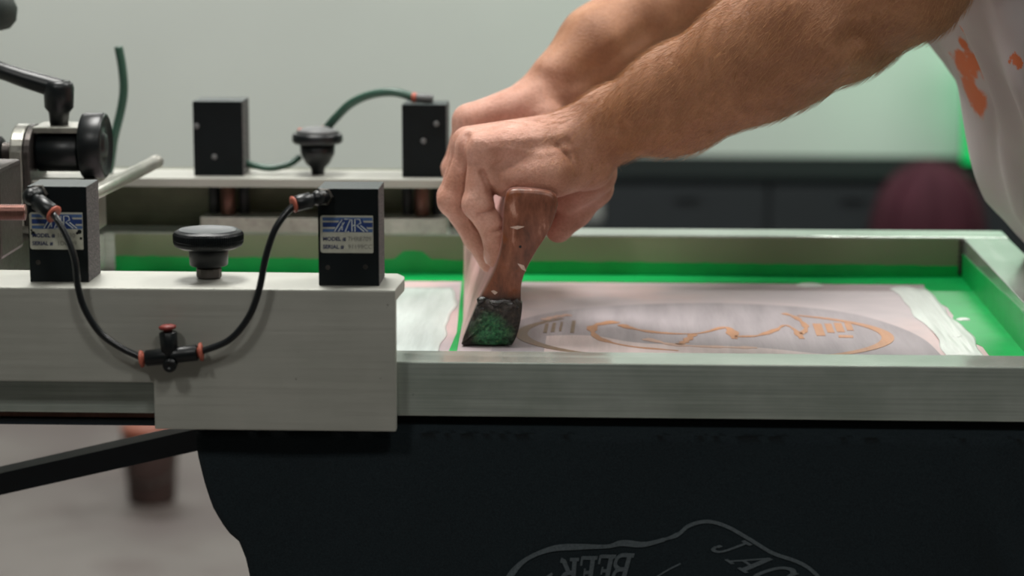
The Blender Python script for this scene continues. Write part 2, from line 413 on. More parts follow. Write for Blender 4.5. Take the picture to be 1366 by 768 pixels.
e0 = hz(1195, 384, ME); e1 = hz(1240, 384, ME); e2 = hz(1312, 476, ME); e3 = hz(1262, 476, ME)
smear([(e0.x, e0.y), (e1.x, e1.y), (e2.x, e2.y), (e3.x, e3.y)], .0012, M_MILK, seed=2, label='milky white ink smear along the right edge of the print area')
l0 = hz(535, 384, ME); l1 = hz(606, 384, ME); l2 = hz(596, 474, ME); l3 = hz(528, 474, ME)
smear([(l0.x-.09, l0.y), (l1.x, l1.y), (l2.x-.003, l2.y), (l3.x-.03, l3.y)], .0012, M_MILKL, seed=5, label='glossy milky film over the mesh left of the squeegee')
for k, (u, v, r) in enumerate([(1080, 381, .012), (1205, 386, .012), (1285, 427, .006), (1278, 450, .005)]):
    p = hz(u, v, ME)
    obj('ink_blob', ellipsoid((p.x, p.y, ME+.0003), r, r*.8, .0018), M_MILK, fr, True)

# orange-brown drawn print showing through the mesh
M_INKO = film_mat('orange_brown_ink', (182, 124, 80), 0.4); M_INKB = film_mat('brown_ink', (124, 94, 68), 0.4)
M_INKP = film_mat('pale_orange_ink', (200, 160, 140), 0.4)
def fm(a, b, l): return (a, b, ME+.0002+l)
def mp(u, v): p = hz(u, v, ME); return (p.x, p.y)
cx, cy, rx, ry = 0.068, 0.300, 0.1455, 0.106
obj('print_line', ribbon2d([(cx+rx*math.cos(a), cy+ry*math.sin(a)) for a in [math.radians(-70+k*14) for k in range(10)]], lambda t: .004+.006*math.sin(math.pi*t), fm), M_INKO, fr, label='orange oval outline on the right of the print')
obj('print_line', ribbon2d([(cx+rx*math.cos(a), cy+ry*math.sin(a)) for a in [math.radians(142+k*11) for k in range(10)]], lambda t: .004+.006*math.sin(math.pi*t), fm), M_INKB, fr, label='brown oval outline beside the squeegee')
M_ARMSHADE = film_mat('mesh_arm_shade', (158, 148, 152), .5); M_PINKREFL = film_mat('pale_pink_reflection', (204, 184, 182), .4)
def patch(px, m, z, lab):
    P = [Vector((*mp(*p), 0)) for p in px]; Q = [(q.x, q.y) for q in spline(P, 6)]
    o = obj('mesh_tone_patch', flat(Q+[(Q[-1][0], .07), (Q[0][0], .07)], ME+z, ME+z+.00006), m, fr); o['label'] = lab
patch([(660, 450), (690, 428), (760, 413), (850, 406), (950, 404), (1050, 408), (1130, 417), (1190, 433), (1232, 452), (1258, 476)], M_ARMSHADE, .00004, 'greyish shadow of the arms painted on the mesh')  # shadow of the arms put into a greyish patch on the mesh
patch([(729, 448), (765, 447), (800, 449), (860, 458), (1000, 463), (1110, 474)], M_PINKREFL, .00012, 'paler pink reflection painted on the mesh behind the near rail')  # reflection painted as a paler pink patch
def pl(pts, w, m, lab=None):
    o = obj('print_line', ribbon2d([mp(*p) for p in pts], (lambda t: 1.8*(w(t) if callable(w) else w)*(1+.35*math.sin(t*23)+.2*math.sin(t*51))), fm), m, fr)
    if lab: o['label'] = lab
pl([(822, 429), (795, 434), (790, 440), (800, 452), (840, 462), (905, 468)], lambda t: .0045*(1-.75*t)+.0006, M_INKO, 'orange hook of the printed drawing')
pl([(828, 433), (842, 438), (880, 444), (930, 445), (965, 437), (975, 441), (980, 452)], lambda t: .003+.001*math.sin(t*9), M_INKO, 'long orange wave of the printed drawing')
pl([(925, 446), (915, 455), (905, 460)], .0035, M_INKO)
pl([(980, 449), (1010, 448), (1035, 440), (1047, 434), (1060, 440), (1070, 452)], lambda t: .0025+.001*math.sin(t*7), M_INKO)
pl([(1045, 418), (1062, 424), (1075, 436), (1070, 446)], .0025, M_INKO)
pl([(760, 420), (740, 423), (725, 427)], .004, M_INKP)
pl([(860, 452), (900, 460), (960, 463), (1010, 464)], .004, M_INKP)
# block letters of the print seen at a grazing angle
for u, v, w, h in [(728, 438, 7, 12), (738, 437, 7, 12), (748, 436, 5, 12), (764, 436, 7, 16), (1092, 440, 5, 16), (1106, 438, 4, 12), (1119, 437, 5, 12), (1132, 436, 4, 10), (1128, 449, 18, 3)]:
    a = hz(u-w/2, v+h/2, ME); b = hz(u+w/2, v-h/2, ME)
    obj('print_letter', ribbon2d([((a.x+b.x)/2, a.y), ((a.x+b.x)/2+.0005, b.y)], (b.x-a.x), fm, sn=0), M_INKB if u < 900 else M_INKO, fr)

# ------------------------------------------------------------------ clamps (near and far)
CB = [(-.90, .988), (-.3127, .988), (-.3127, .9558), (-.1490, .9558), (-.1487, 1.0525), (-.90, 1.0525)]
def clamp_plate(y0, y1, bv): return prism(CB, y0, y1, bv)
nc = thing('screen_clamp', 'long satin aluminium clamp plate gripping the near rail, carrying two pneumatic blocks', 'clamp', (-.45, 0, 1.0))
obj('front_plate', clamp_plate(-.0185, -.0105, .0012), M_PLATE, nc)
topz = 1.052
tp = [(-.90, -.0104), (-.1492, -.0104), (-.1470, .030), (-.1478, .040), (-.1535, .0525), (-.90, .0615)]
obj('top_plate', prism(tp, 1.0435, topz, .0008, 'z'), M_PLATE, nc)
obj('jaw', box(-.62, -.158, .004, .036, Z1, 1.0125, .001), M_MACH, nc)
obj('clamp_post', cyl((-.20, .02, 1.0125), (-.20, .02, 1.0435), .006), M_STEEL, nc, True)
obj('clamp_post', cyl((-.38, .02, 1.0125), (-.38, .02, 1.0435), .006), M_STEEL, nc, True)
fc = thing('screen_clamp', 'blurred aluminium clamp gripping the far rail behind the screen', 'clamp', (-.45, .62, 1.0))
obj('back_plate', clamp_plate(.641, .649, .0012), metal_mat('stained_olive_aluminium', (112, 114, 94), .55, .3, streak=(2, 60, 110), stain=.4), fc)
obj('top_plate', box(-.90, -.149, .572, .6409, 1.0440, topz, .0008), M_PLATE, fc)
obj('jaw', box(-.385, -.158, .585, .632, Z1, 1.0145, .001), M_MACH, fc)
for x in (-.362, -.182):
    obj('clamp_post', cyl((x, .605, 1.0145), (x, .605, 1.044), .007), M_COPPER, fc, True)
    obj('clamp_post', cyl((x-.014, .612, 1.0145), (x-.014, .612, 1.044), .005), M_BLACKPAINT, fc, True)
    obj('clamp_post', cyl((x+.014, .612, 1.0145), (x+.014, .612, 1.044), .005), M_BLACKPAINT, fc, True)

# pneumatic blocks --------------------------------------------------
M_LABEL = mat('label_paper', (172, 172, 158), 0.55, 0, 0.10, 200); M_BLUE = mat('label_blue', (28, 54, 112), 0.5, 0, 0.15, 300)
M_BLUEL = mat('label_light_blue', (66, 94, 138), 0.5, 0, 0.2, 300); M_INK = mat('label_ink_blue', (34, 44, 84), 0.5, 0, 0.1, 100)
M_STAMP = mat('label_stamped_digits', (118, 118, 112), 0.5, 0, 0.15, 300); M_LOGO = mat('label_logo_line', (205, 212, 206), 0.5, 0, 0.05)
def block(x0, y0, zb, w, h, d, label, serial, lab_px, face_m=M_BLACK, side_m=M_CAST, wear=False):
    t = thing('pneumatic_block', label, 'air cylinder', (x0+w/2, y0+d/2, zb), None)
    bm = box(x0, x0+w, y0, y0+d, zb, zb+h, .0006, 2)
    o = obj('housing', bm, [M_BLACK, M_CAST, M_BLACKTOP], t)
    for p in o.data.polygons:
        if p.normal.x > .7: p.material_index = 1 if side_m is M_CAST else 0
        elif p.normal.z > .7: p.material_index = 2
    if not serial: return t
    # the label
    lx0, lx1, lz0, lz1 = lab_px; yy = y0-.0003
    W_, H_ = lx1-lx0, lz1-lz0; r = .0018
    pts = []
    for (qx, qz, a0) in ((lx1-r*.3, lz1-r*.3, 0), (lx0+r, lz1-r, 90), (lx0+r, lz0+r, 180), (lx1-r*.3, lz0+r*.3, 270)):
        rr = r if qx < lx0+W_/2 else r*.3
        for k in range(4):
            a = math.radians(a0+k*30); pts.append((qx+rr*math.cos(a), qz+rr*math.sin(a)))
    lab = obj('label', prism(pts, yy-.0002, yy+.0004), M_LABEL, t)
    f = lambda a, b, l: (lx0+a, yy-.00022-l, lz0+b)
    def bar(a0, a1, b0, b1, m, l=.00005):
        obj('stripe', box(lx0+a0, lx0+a1, yy-.00022-l, yy-.0002, lz0+b0, lz0+b1, 0), m, lab)
    top = H_-.0012
    bar(.0016, W_-.0003, top-.0022, top, M_BLUEL); bar(.0016, W_-.0003, top-.0066, top-.0034, M_BLUE); bar(.0016, W_-.0003, top-.0100, top-.0078, M_BLUEL)
    lo = bmesh.new(); c = W_*.27; zb_ = top-.0095; zt_ = top-.0012; h_ = zt_-zb_
    S = [[(c, 0), (c+.0052, 1), (c+.0052, .1)], [(c+.0026, 0), (c+.0066, .75)], [(c+.0066, 1), (c+.0108, 1), (c+.0072, 0), (c+.0098, 0)],
         [(c+.0118, 0), (c+.0118, 1)], [(c+.0118, .5), (c+.0138, .5)], [(c+.0138, 0), (c+.0138, 1), (c+.0170, 1), (c+.0178, .7), (c+.0150, .5), (c+.0200, 0)], [(c+.0176, .5), (c+.0225, 0)]]
    bg = obj('stripe', prism([(lx0+c-.001, lz0+zb_-.0004), (lx0+c+.004, lz0+zt_+.0004), (lx0+c+.0185, lz0+zt_+.0004), (lx0+c+.0232, lz0+zb_-.0004)], yy-.0003, yy-.0002), M_BLUE, lab)
    for s in S: lo = ribbon2d([(a, zb_+b*h_) for a, b in s], .00062, lambda a, b, l: (lx0+a, yy-.00032-l, lz0+b), .0001, lo, sn=0)
    obj('logo', lo, M_LOGO, lab)
    tb = text_bm('MODEL #', .0037, lambda a, b, l: f(a+.0016, b+.0083, l), bold=.0001)
    tb = text_bm('SERIAL #', .0037, lambda a, b, l: f(a+.0016, b+.0029, l), tb, bold=.0001)
    obj('lettering', tb, M_INK, lab)
    tb = text_bm(serial[0], .0042, lambda a, b, l: f(a+.0185, b+.0083, l)); tb = text_bm(serial[1], .0042, lambda a, b, l: f(a+.0185, b+.0029, l), tb)
    obj('lettering', tb, M_STAMP, lab)
    return t
b1 = block(-.4005, .0065, topz, .0405, .0655, .038, 'black pneumatic block at the left of the near clamp, hose crossing its label', ('100730', '1D0109'), (-.4003+.0008, -.4003+.0372, topz+.0225, topz+.0478))
b2 = block(-.2023, .0000, topz, .0410, .0660, .038, 'black pneumatic block at the right end of the near clamp, its label fully in view', ('7HR8709', '91199CC'), (-.2023+.0016, -.2023+.0372, topz+.0225, topz+.0478))
# screw holes and chipped corner dirt
for bt_, x, z in ((b1, -.3945, topz+.0135), (b2, -.1960, topz+.0125), (b2, -.1705, topz+.0130)):
    y = .0065 if bt_ is b1 else 0.0
    obj('screw', lathe([(0, .0017), (.0003, .0016), (.0004, .0009)], (x, y+.0001, z), (0, -1, 0), 12), M_STEEL, bt_)
# label scuffs on the left block
for u, v, r in ((106, 309, 3.2), (108, 318, 2.0), (103, 311, 2), (44, 311, 3), (42, 307, 1.6)):
    p = hy(u, v, .0060)
    obj('chipped_patch', lathe([(0, r*.0005), (.0001, r*.00045)], p, (0, -1, 0), 9), M_BLACK, b1)
b3 = block(-.3905, .590, topz, .0455, .0685, .040, 'blurred black block at the left of the far clamp', None, None)
b4 = block(-.1985, .587, topz, .0405, .0665, .040, 'blurred black block on the far clamp just left of the hands', None, None)
M_GREY = mat('grey_fitting', (96, 98, 98), 0.5, 0, .1)
for bt_, u, v, Y in ((b3, 286, 209, .59), (b3, 262, 168, .59), (b4, 565, 188, .587), (b4, 582, 165, .587)):
    p = hy(u, v, Y); obj('screw', lathe([(0, .0028), (.001, .0026), (.0013, .0016)], p+Vector((0, .0003, 0)), (0, -1, 0), 12), M_GREY, bt_, True)

# fittings on near blocks
def fitting(name, base, ball, end, r, parent, label, collet=M_RED):
    t = thing(name, label, 'fitting', base)
    base = Vector(base); ball = Vector(ball); end = Vector(end)
    obj('hex_nut', lathe([(0, r*1.1), (.0008, r*1.18), (.0036, r*1.18), (.0042, r*1.05)], base, ball-base, 6), M_STEEL, t)
    obj('swivel', cyl(base+(ball-base)*.1, ball+(ball-base).normalized()*r*.5, r*.92, r*.82, 24), M_PLASTIC, t, True)
    bm = ellipsoid(ball, r*.98, r*.98, r*.98, 24, 16); d = (end-ball).normalized(); L = (end-ball).length
    bm = lathe([(0, r*.7), (L*.28, r*.74), (L*.34, r*1.0), (L*.95, r*1.02), (L, r*.9)], ball, d, 24, bm)
    obj('elbow_body', bm, M_PLASTIC, t, True)
    obj('collet', lathe([(0, r*.6), (.0006, r*.6), (.0010, r*1.05), (.0020, r*1.1), (.0026, r*.7)], end-d*.0004, d, 20), collet, t, True)
    return end+d*.002, d
f1b = hy(52, 258, .0065); f1e = hy(70, 284, -.018)
e1_, d1_ = fitting('elbow_fitting', f1b, hy(41, 262, -.0095), f1e, .0058, b1, 'black elbow fitting with orange collet on the left near block')
f2b = hy(434, 262, 0.0); f2e = hy(394, 272, -.022)
e2_, d2_ = fitting('elbow_fitting', f2b, hy(424, 264, -.014), f2e, .0052, b2, 'black elbow fitting with orange collet on the right near block')
# tee
tt = thing('tee_fitting', 'black T-shaped hose fitting with red collets hanging in front of the clamp plate', 'fitting', hy(228, 478, -.03))
TY = -.0300
bm = cyl(hy(194, 478, TY), hy(264, 470, TY), .0055, n=24)
obj('tee_body', bm, M_PLASTIC, tt, True)
obj('tee_branch', cyl(hy(227, 478, TY), hy(224, 442, TY), .0056, .0060, 24), M_PLASTIC, tt, True)
obj('tee_boss', lathe([(0, .0045), (.006, .0048), (.0085, .0046), (.0095, .0036), (.0095, .0018), (.0088, .0015)], hy(229, 483, TY+.001), (0, -1, -.1), 24), M_PLASTIC, tt, True)
def collet(a, b, r, m):
    a = Vector(a); b = Vector(b); L = (b-a).length
    obj('collet', lathe([(0, r*.62), (L*.35, r*.62), (L*.45, r*1.05), (L*.8, r*1.15), (L, r*.7)], a, b-a, 20), m, tt, True)
collet(hy(195, 478, TY), hy(186, 479, TY), .0052, M_RED); collet(hy(263, 470, TY), hy(271, 469, TY), .0056, M_RED)
collet(hy(224, 443, TY), hy(223, 433, TY), .0052, M_REDD)
def hose(pts, r, m, label, first=None, last=None, name='air_hose'):
    P = ([first] if first is not None else [])+[hy(*p) for p in pts]+([last] if last is not None else [])
    return obj(name, tube(P, r, 14, 8), m, None, True, label=label, category='hose')
hose([(75, 291, -.024), (90, 318, -.0275), (100, 348, -.030), (104, 382, -.031), (113, 412, -.031), (133, 443, -.031), (160, 463, -.031), (189, 477, -.030)], .0023, M_RUBBER, 'black air hose curving from the left near block down to the T fitting', first=e1_-d1_*.003)
hose([(382, 284, -.0245), (366, 308, -.028), (354, 345, -.030), (346, 385, -.031), (332, 422, -.031), (306, 453, -.031), (268, 469, -.030)], .0023, M_RUBBER, 'black air hose curving from the right near block down to the T fitting', first=e2_-d2_*.003)

# near knob
kc = hz(279, 371, topz); KX, KY = kc.x, kc.y
zk = topz+.0090
kt = obj('knob', lathe([(0, .0195), (.0015, .0228), (.0035, .0236), (.0052, .0238), (.0056, .0232), (.0060, .0238), (.0095, .0238), (.0112, .0228), (.0122, .0208)], (KX, KY, zk+.0123), (0, 0, 1), 190, None, 0, [0, 0, .012, .016, .004, .016, .016, .006, 0]), M_PLASTIC, nc, label='black knurled round knob between the two blocks')
obj('nut', lathe([(0, .0078), (.001, .0088), (.0065, .0088), (.0075, .0078)], (KX, KY, topz+.0005), (0, 0, 1), 12), M_STEEL, kt)
obj('stud', cyl((KX, KY, topz), (KX, KY, topz+.012), .0055), M_STEEL, kt, True)
obj('hub', lathe([(0, .0120), (.0006, .0130), (.010, .0136), (.0125, .0136)], (KX, KY, zk), (0, 0, 1), 40), M_PLASTIC, kt, True)
M_KTOP = mat('knob_top_satin', (34, 42, 46), 0.35, 0, 0.3, 60, .5)
obj('cap', lathe([(0, .0206), (.0006, .0202), (.0002, .0185), (.0002, .002)], (KX, KY, zk+.0244), (0, 0, 1), 48), M_KTOP, kt, True)

# far knob
fk = hy(424, 225, .607); fx_, fy_ = fk.x, .607
ft = obj('knob', lathe([(0, .016), (.001, .0215), (.003, .0232), (.0085, .0232), (.0105, .021)], (fx_, fy_, topz+.0278), (0, 0, 1), 36), M_PLASTIC, fc, True, label='black knob with a wide flange and a tapering stem')
obj('stem', lathe([(0, .006), (.006, .0065), (.010, .011), (.019, .0155), (.028, .0165)], (fx_, fy_, topz), (0, 0, 1), 28), M_PLASTIC, ft, True)
obj('cap', lathe([(0, .020), (.003, .017), (.0055, .008)], (fx_, fy_, topz+.0383), (0, 0, 1), 30), M_GREY, ft, True)
h1 = thing('hose_fitting', 'small black fitting with an orange collet behind the far knob, holding the arched hose', 'fitting', hy(430, 180, .62))
obj('fitting_body', cyl(hy(424, 184, .628), hy(432, 176, .628), .006, n=16), M_PLASTIC, h1, True)
obj('collet', cyl(hy(432, 176, .628), hy(436, 171, .628), .0050, n=16), M_RED, h1, True)
h2 = thing('hose_fitting', 'small fitting with a bright red collet at the left of the far knob', 'fitting', hy(405, 178, .62))
obj('fitting_body', cyl(hy(412, 178, .628), hy(403, 178, .628), .005, n=16), M_PLASTIC, h2, True)
obj('collet', cyl(hy(403, 178, .628), hy(397, 177, .628), .0048, n=16), M_RED, h2, True)
h3 = thing('hose_fitting', 'small pale fitting lying on top of the far right block', 'fitting', hy(565, 132, .605))
obj('fitting_body', cyl(hy(551, 130, .602), hy(578, 132, .602), .0042, n=16), M_GREY, h3, True)
obj('collet', cyl(hy(549, 130, .602), hy(556, 130, .602), .0046, n=16), M_RED, h3, True)
hose([(434, 173, .626), (447, 158, .62), (468, 138, .615), (495, 126, .61), (525, 123, .605), (553, 130, .602)], .0040, M_HOSEG, 'dark green hose arching from the far knob to the far right block')
hose([(314, 208, .62), (322, 215, .615), (340, 221, .61), (362, 224, .608), (385, 219, .612), (400, 209, .618)], .0032, M_HOSEG, 'dark green hose lying on the far clamp between the left block and the knob')

# ------------------------------------------------------------------ press head at the left
ph = thing('printing_press', 'dark and aluminium press body at the far left between the two clamps', 'machine', (-.6, .3, .9))
ZB = .93
obj('carriage', box(-.92, -.482, .10, .54, 1.0015, 1.035, .003), M_STEEL, ph)
obj('lower_body', box(-.92, -.518, .12, .52, .9305, 1.0014, .003), M_STEEL, ph)
obj('side_cheek', box(-.90, -.518, .085, .099, ZB, 1.060, .002), M_STEEL, ph)
obj('upright', box(-.492, -.470, .20, .27, 1.035, 1.105, .003), M_STEEL, ph)
obj('top_casting', box(-.92, -.535, .18, .46, 1.035, 1.088, .004), M_MACH, ph)
p0 = hy(-60, 283, .14); p1 = hy(36, 283, .14)
scr = bmesh.new(); L = (p1-p0).length; k = int(L/.0016)
scr = lathe([(i*.0016/2, .0062 if i % 2 else .0054) for i in range(2*k)], p0, p1-p0, 20)
obj('threaded_rod', scr, M_COPPER, ph, True)
obj('rod_bracket', box(p0.x-.01, p0.x+.002, .12, .16, 1.035, p0.z+.01, .001), M_MACH, ph)
# register unit
rg = thing('register_unit', 'micro registration unit with black drum and round black knob, left of the near block', 'machine part', hy(80, 230, .36))
RY = .36
bp_ = [(-9, -0), ]
a = hy(22, 178, RY); b = hy(49, 240, RY)
bk = bmesh.new()
xc0, xc1 = hy(24, 200, RY).x, hy(41, 200, RY).x; zc = hy(35, 207, RY).z
pts = []
for i in range(13):
    an = math.pi*i/12; pts.append((RY+.03*math.cos(an), zc+.006+.020*math.sin(an)))
pts = [(RY+.03, zc-.055)]+pts+[(RY-.03, zc-.055)]
obj('bracket', prism(pts, xc0, xc1, .0015, 'x'), M_MACH, rg)
obj('bracket', prism(pts, xc1+.0002, xc1+.006, .0015, 'x'), M_STEEL, rg)
zd = hy(80, 202, RY).z
obj('drum', lathe([(0, .014), (.002, .0165), (.034, .0165), (.036, .0155)], (xc1+.006, RY, zd), (1, 0, 0), 36), M_PLASTIC, rg, True)
xk = hy(110, 190, RY).x; xk2 = hy(140, 190, RY).x; zk_ = hy(130, 194, RY).z
obj('knob', lathe([(0, .0235), (.0012, .0262), (.0025, .0270), (.0175, .0270), (.0195, .0262), (.0202, .0240), (.0175, .0215), (.0175, .0105), (.0195, .0095), (.0195, .004)], (xk, RY, zk_), (1, .0, 0), 64), M_PLASTIC, rg, True)
obj('shaft', cyl((xc0-.04, RY, zd), (xc0, RY, zd), .0075), M_STEEL, rg, True)
obj('collar', cyl((xc0-.028, RY, zd), (xc0-.012, RY, zd), .0125), M_BLACKPAINT, rg, True)
obj('top_plate', box(hy(47, 170, RY).x, hy(115, 170, RY).x, RY-.014, RY+.03, zd+.0165, zd+.0215, .001), M_MACH, rg)
obj('base', box(xc0, xk+.012, RY-.025, RY+.03, 1.0352, zc-.0215+.004, .002), M_MACH, rg)
# lever
lv = thing('clamp_lever', 'black cranked locking lever standing on the registration unit', 'lever', hy(80, 165, RY+.005))
LY = RY+.005
hb = hy(79, 166, LY); 
obj('hub', lathe([(0, .0075), (.010, .0085), (.014, .0118), (.0305, .0125), (.034, .0115), (.036, .009)], hb, (.02, 0, 1), 28), M_PLASTIC, lv, True)
lp = [hy(82, 120, LY), hy(60, 113, LY), hy(30, 104, LY), hy(0, 94, LY), hy(-40, 84, LY)]
obj('handle', tube(lp, lambda t: .0088-.0026*t+.0024*max(0, (t-.7)/.3), 16, 8), M_PLASTIC, lv, True)
# round bar, loose green hose, top-left dark knob
rb = thing('round_bar', 'thin aluminium rod with a worn tip pointing past the far clamp', 'rod', hy(150, 245, .30))
obj('shaft', cyl(hy(60, 290, .12), hy(206, 217, .47), .0058, n=24), M_MACH, rb, True)
obj('tip', lathe([(0, .0058), (.004, .0062), (.012, .0061), (.014, .0050)], hy(205, 217.5, .469), hy(206, 217, .47)-hy(60, 290, .12), 24), M_MACH, rb, True)
hose([(158, 62, .60), (163, 90, .60), (165, 120, .60), (161, 148, .60), (152, 185, .60), (146, 225, .605), (135, 260, .60)], .0040, M_HOSEG, 'loose dark green hose end standing upright behind the round black knob')
tk = thing('hanging_knob', 'dark blurred knob end entering at the top left corner', 'knob', hy(-10, 10, .45))
obj('knob', lathe([(0, .006), (.005, .013), (.02, .015), (.03, .011), (.035, .004)], hy(-8, -14, .45), (.25, 0, -1), 20), mat('dark_grey_knob', (44, 52, 48), .6, 0, .1), tk, True)
obj('stem', cyl(hy(-40, -60, .45), hy(-8, -12, .45), .006), M_BLACKPAINT, tk, True)

# ------------------------------------------------------------------ platen, support, bars
pn = thing('platen', 'flat platen board under the screen, its dark edge showing below the left of the frame', 'board', (0, .3, .95))
obj('board', box(-.27, .345, .022, .56, .940, .9560, .003), M_BLACKPAINT, pn)
obj('edge_strip', box(-.62, -.272, .012, .06, .9565, .9605, .0005), M_COPPER, pn, label='thin reddish strip under the left of the frame')
obj('support_bar', box(-.62, -.25, .01, .06, .9515, .9560, .0008), M_BLUEBAR, pn)
ar = thing('brace_arm', 'dark blue steel brace sloping down to the left under the clamp', 'brace', (-.4, .3, .86))
a0 = hy(-120, 668, .3); a1 = hy(400, 551, .3)
d = (a1-a0).normalized(); nn = Vector((-d.z, 0, d.x)); hh = .0088
bm = bmesh.new(); vs = []
for y in (.285, .315):
    for p, s in ((a0, 1), (a1, 1), (a1, -1), (a0, -1)): q = p+nn*hh*s; vs.append(bm.verts.new((q.x, y, q.z)))
bm.faces.new(vs[:4]); bm.faces.new(vs[4:][::-1])
for i in range(4): bm.faces.new((vs[i], vs[(i+1) % 4], vs[4+(i+1) % 4], vs[4+i]))
obj('bar', bevel(bm, .0015), M_BLUEBAR, ar)
obj('mount', box(a1.x-.03, a1.x+.06, .27, .33, a1.z-.006, .940, .002), M_BLUEBAR, ar)
st = thing('press_stand', 'dark steel pedestal carrying the press, out of view at the left', 'stand', (-.78, .3, 0))
obj('column', cyl((-.78, .3, .04), (-.78, .3, .93), .06, n=32), M_BLUEBAR, st, True)
obj('collar', lathe([(0, .08), (.005, .085), (.10, .085), (.105, .08)], (-.78, .3, .80), (0, 0, 1), 32), M_BLUEBAR, st, True)
for k in range(4):
    an = math.radians(45+90*k)
    obj('foot', tube([(-.78, .3, .10), (-.78+.25*math.cos(an), .3+.25*math.sin(an), .06), (-.78+.5*math.cos(an), .3+.5*math.sin(an), .03)], .028, 12, 4), M_BLUEBAR, st, True)

# ------------------------------------------------------------------ black T-shirt hanging from the platen
M_TEE = bpy.data.materials.new('black_cotton'); M_TEE.use_nodes = True
t = NT(M_TEE); v = t.coords(); n1 = t.noise(v, 900, 3, .7); 
t.link(t.ramp(n1, [(.35, s2l((20, 28, 32))), (.7, s2l((32, 41, 45)))]), t.b.inputs['Base Color']); t.b.inputs['Roughness'].default_value = .9
t.b.inputs['Specular IOR Level'].default_value = .15; t.b.inputs['Sheen Weight'].default_value = .08
t.bump(t.noise(t.coords(), 1500, 2), .4, .0004)
LE = [(.957, -.2890), (.935, -.2880), (.915, -.2835), (.897, -.2780), (.885, -.2715), (.879, -.2680), (.873, -.2610), (.861, -.2565), (.8485, -.2540), (.80, -.2500), (.70, -.2500), (.60, -.2550)]
def left_edge(z):
    for (z0, x0), (z1, x1) in zip(LE, LE[1:]):
        if z <= z0 and z >= z1: return x0+(x1-x0)*(z0-z)/(z0-z1)
    return LE[0][1] if z > LE[0][0] else LE[-1][1]
def tee_y(x, z):
    dz = max(0, .950-z)
    f = .010*math.sin(x*26+1.2+dz*4)+.006*math.sin(x*51+dz*11)+.004*math.sin(x*17-dz*20)
    e = math.exp(-((x-(.235+dz*.35))/.012)**2)*.010*min(1, dz*12)
    return .004+f*min(1, dz*5)-e*1.0-.05*dz
bm = bmesh.new(); rows = []
NX = 120
def tee_rows():
    for y in (.50, .35, .2, .08, .03): yield ('top', y)
    for k in range(5): yield ('arc', k)
    z = .950
    while z > .60: yield ('hang', z); z -= .006
for kind, q in tee_rows():
    row = []
    for i in range(NX+1):
        s = i/NX
        if kind == 'top': x = -.286+s*(.642); co = (x, q, .9575)
        elif kind == 'arc':
            a = math.radians(q*22.5); x = left_edge(.955)+s*.645; co = (x, .0205-.0165*math.sin(a), .9575-.0075*(1-math.cos(a)))
        else:
            xl = left_edge(q); x = xl+s*(.356-xl); co = (x, tee_y(x, q), q)
        row.append(bm.verts.new(co))
    rows.append(row)
for a, b in zip(rows, rows[1:]):
    for i in range(NX): bm.faces.new((a[i], a[i+1], b[i+1], b[i]))
ts = thing('t_shirt', 'black t-shirt pulled over the platen, hanging below the frame with an upside-down grey print', 't-shirt', (.07, .02, .956))
te = obj('fabric', bm, M_TEE, ts, True); so = te.modifiers.new('thick', 'SOLIDIFY'); so.thickness = .0012; so.offset = -1
M_PRINT = mat('grey_print', (78, 86, 90), .8, 0, .25, 700, .2)
def ft_(x, z, l): return (x, tee_y(x, z)-.0008-l, z)
def tp_(u, v): p = hy(u, v, -.002); return (p.x, p.z)
out = [(668, 790), (684, 762), (705, 743), (738, 731), (775, 730), (810, 731), (830, 727), (858, 729), (885, 722), (905, 714), (920, 702), (944, 696), (970, 702), (1000, 718), (1030, 736), (1060, 747), (1080, 758), (1096, 775), (1105, 800)]
obj('print_outline', ribbon2d([tp_(*p) for p in out], lambda t: (.0036 if t < .45 else .0024)+(.0009*math.sin(t*40))*(t < .5), ft_, .0002, sn=8), M_PRINT, ts)
# slab-serif capitals drawn as strokes in a unit box (x, y, width)
GL = {'B': [([(.2, 0), (.2, 1)], .2), ([(0, 0), (.5, 0), (.72, .1), (.74, .35), (.5, .5), (.2, .5)], .15), ([(0, 1), (.45, 1), (.66, .9), (.66, .62), (.45, .5)], .15)],
      'E': [([(.2, 0), (.2, 1)], .2), ([(0, 0), (.7, 0)], .13), ([(.7, -.04), (.7, .28)], .1), ([(0, 1), (.68, 1)], .13), ([(.68, 1.04), (.68, .74)], .1), ([(.2, .52), (.5, .52)], .12), ([(.5, .38), (.5, .66)], .08)],
      'R': [([(.2, 0), (.2, 1)], .2), ([(0, 0), (.42, 0)], .12), ([(0, 1), (.48, 1), (.68, .9), (.68, .6), (.45, .48), (.2, .48)], .15), ([(.42, .48), (.68, .06), (.84, .02)], .18)],
      'J': [([(.5, 1), (.5, .25), (.38, .02), (.15, .02), (.04, .2)], .13), ([(.28, 1), (.74, 1)], .12), ([(.02, .26), (.18, .26)], .16)],
      'A': [([(.08, 0), (.40, 1)], .09), ([(.40, 1), (.72, 0)], .19), ([(-.06, 0), (.26, 0)], .1), ([(.54, 0), (.92, 0)], .1), ([(.18, .34), (.58, .34)], .09)],
      'C': [([(.70, .78), (.60, .96), (.38, 1.02), (.14, .85), (.08, .5), (.14, .15), (.38, -.02), (.62, .06), (.74, .26)], .15), ([(.70, .70), (.70, 1.04)], .09)],
      'N': [([(.14, 0), (.14, 1)], .13), ([(.14, 1), (.66, 0)], .2), ([(.66, 0), (.66, 1)], .13), ([(0, 0), (.32, 0)], .1), ([(.5, 1), (.82, 1)], .1)]}
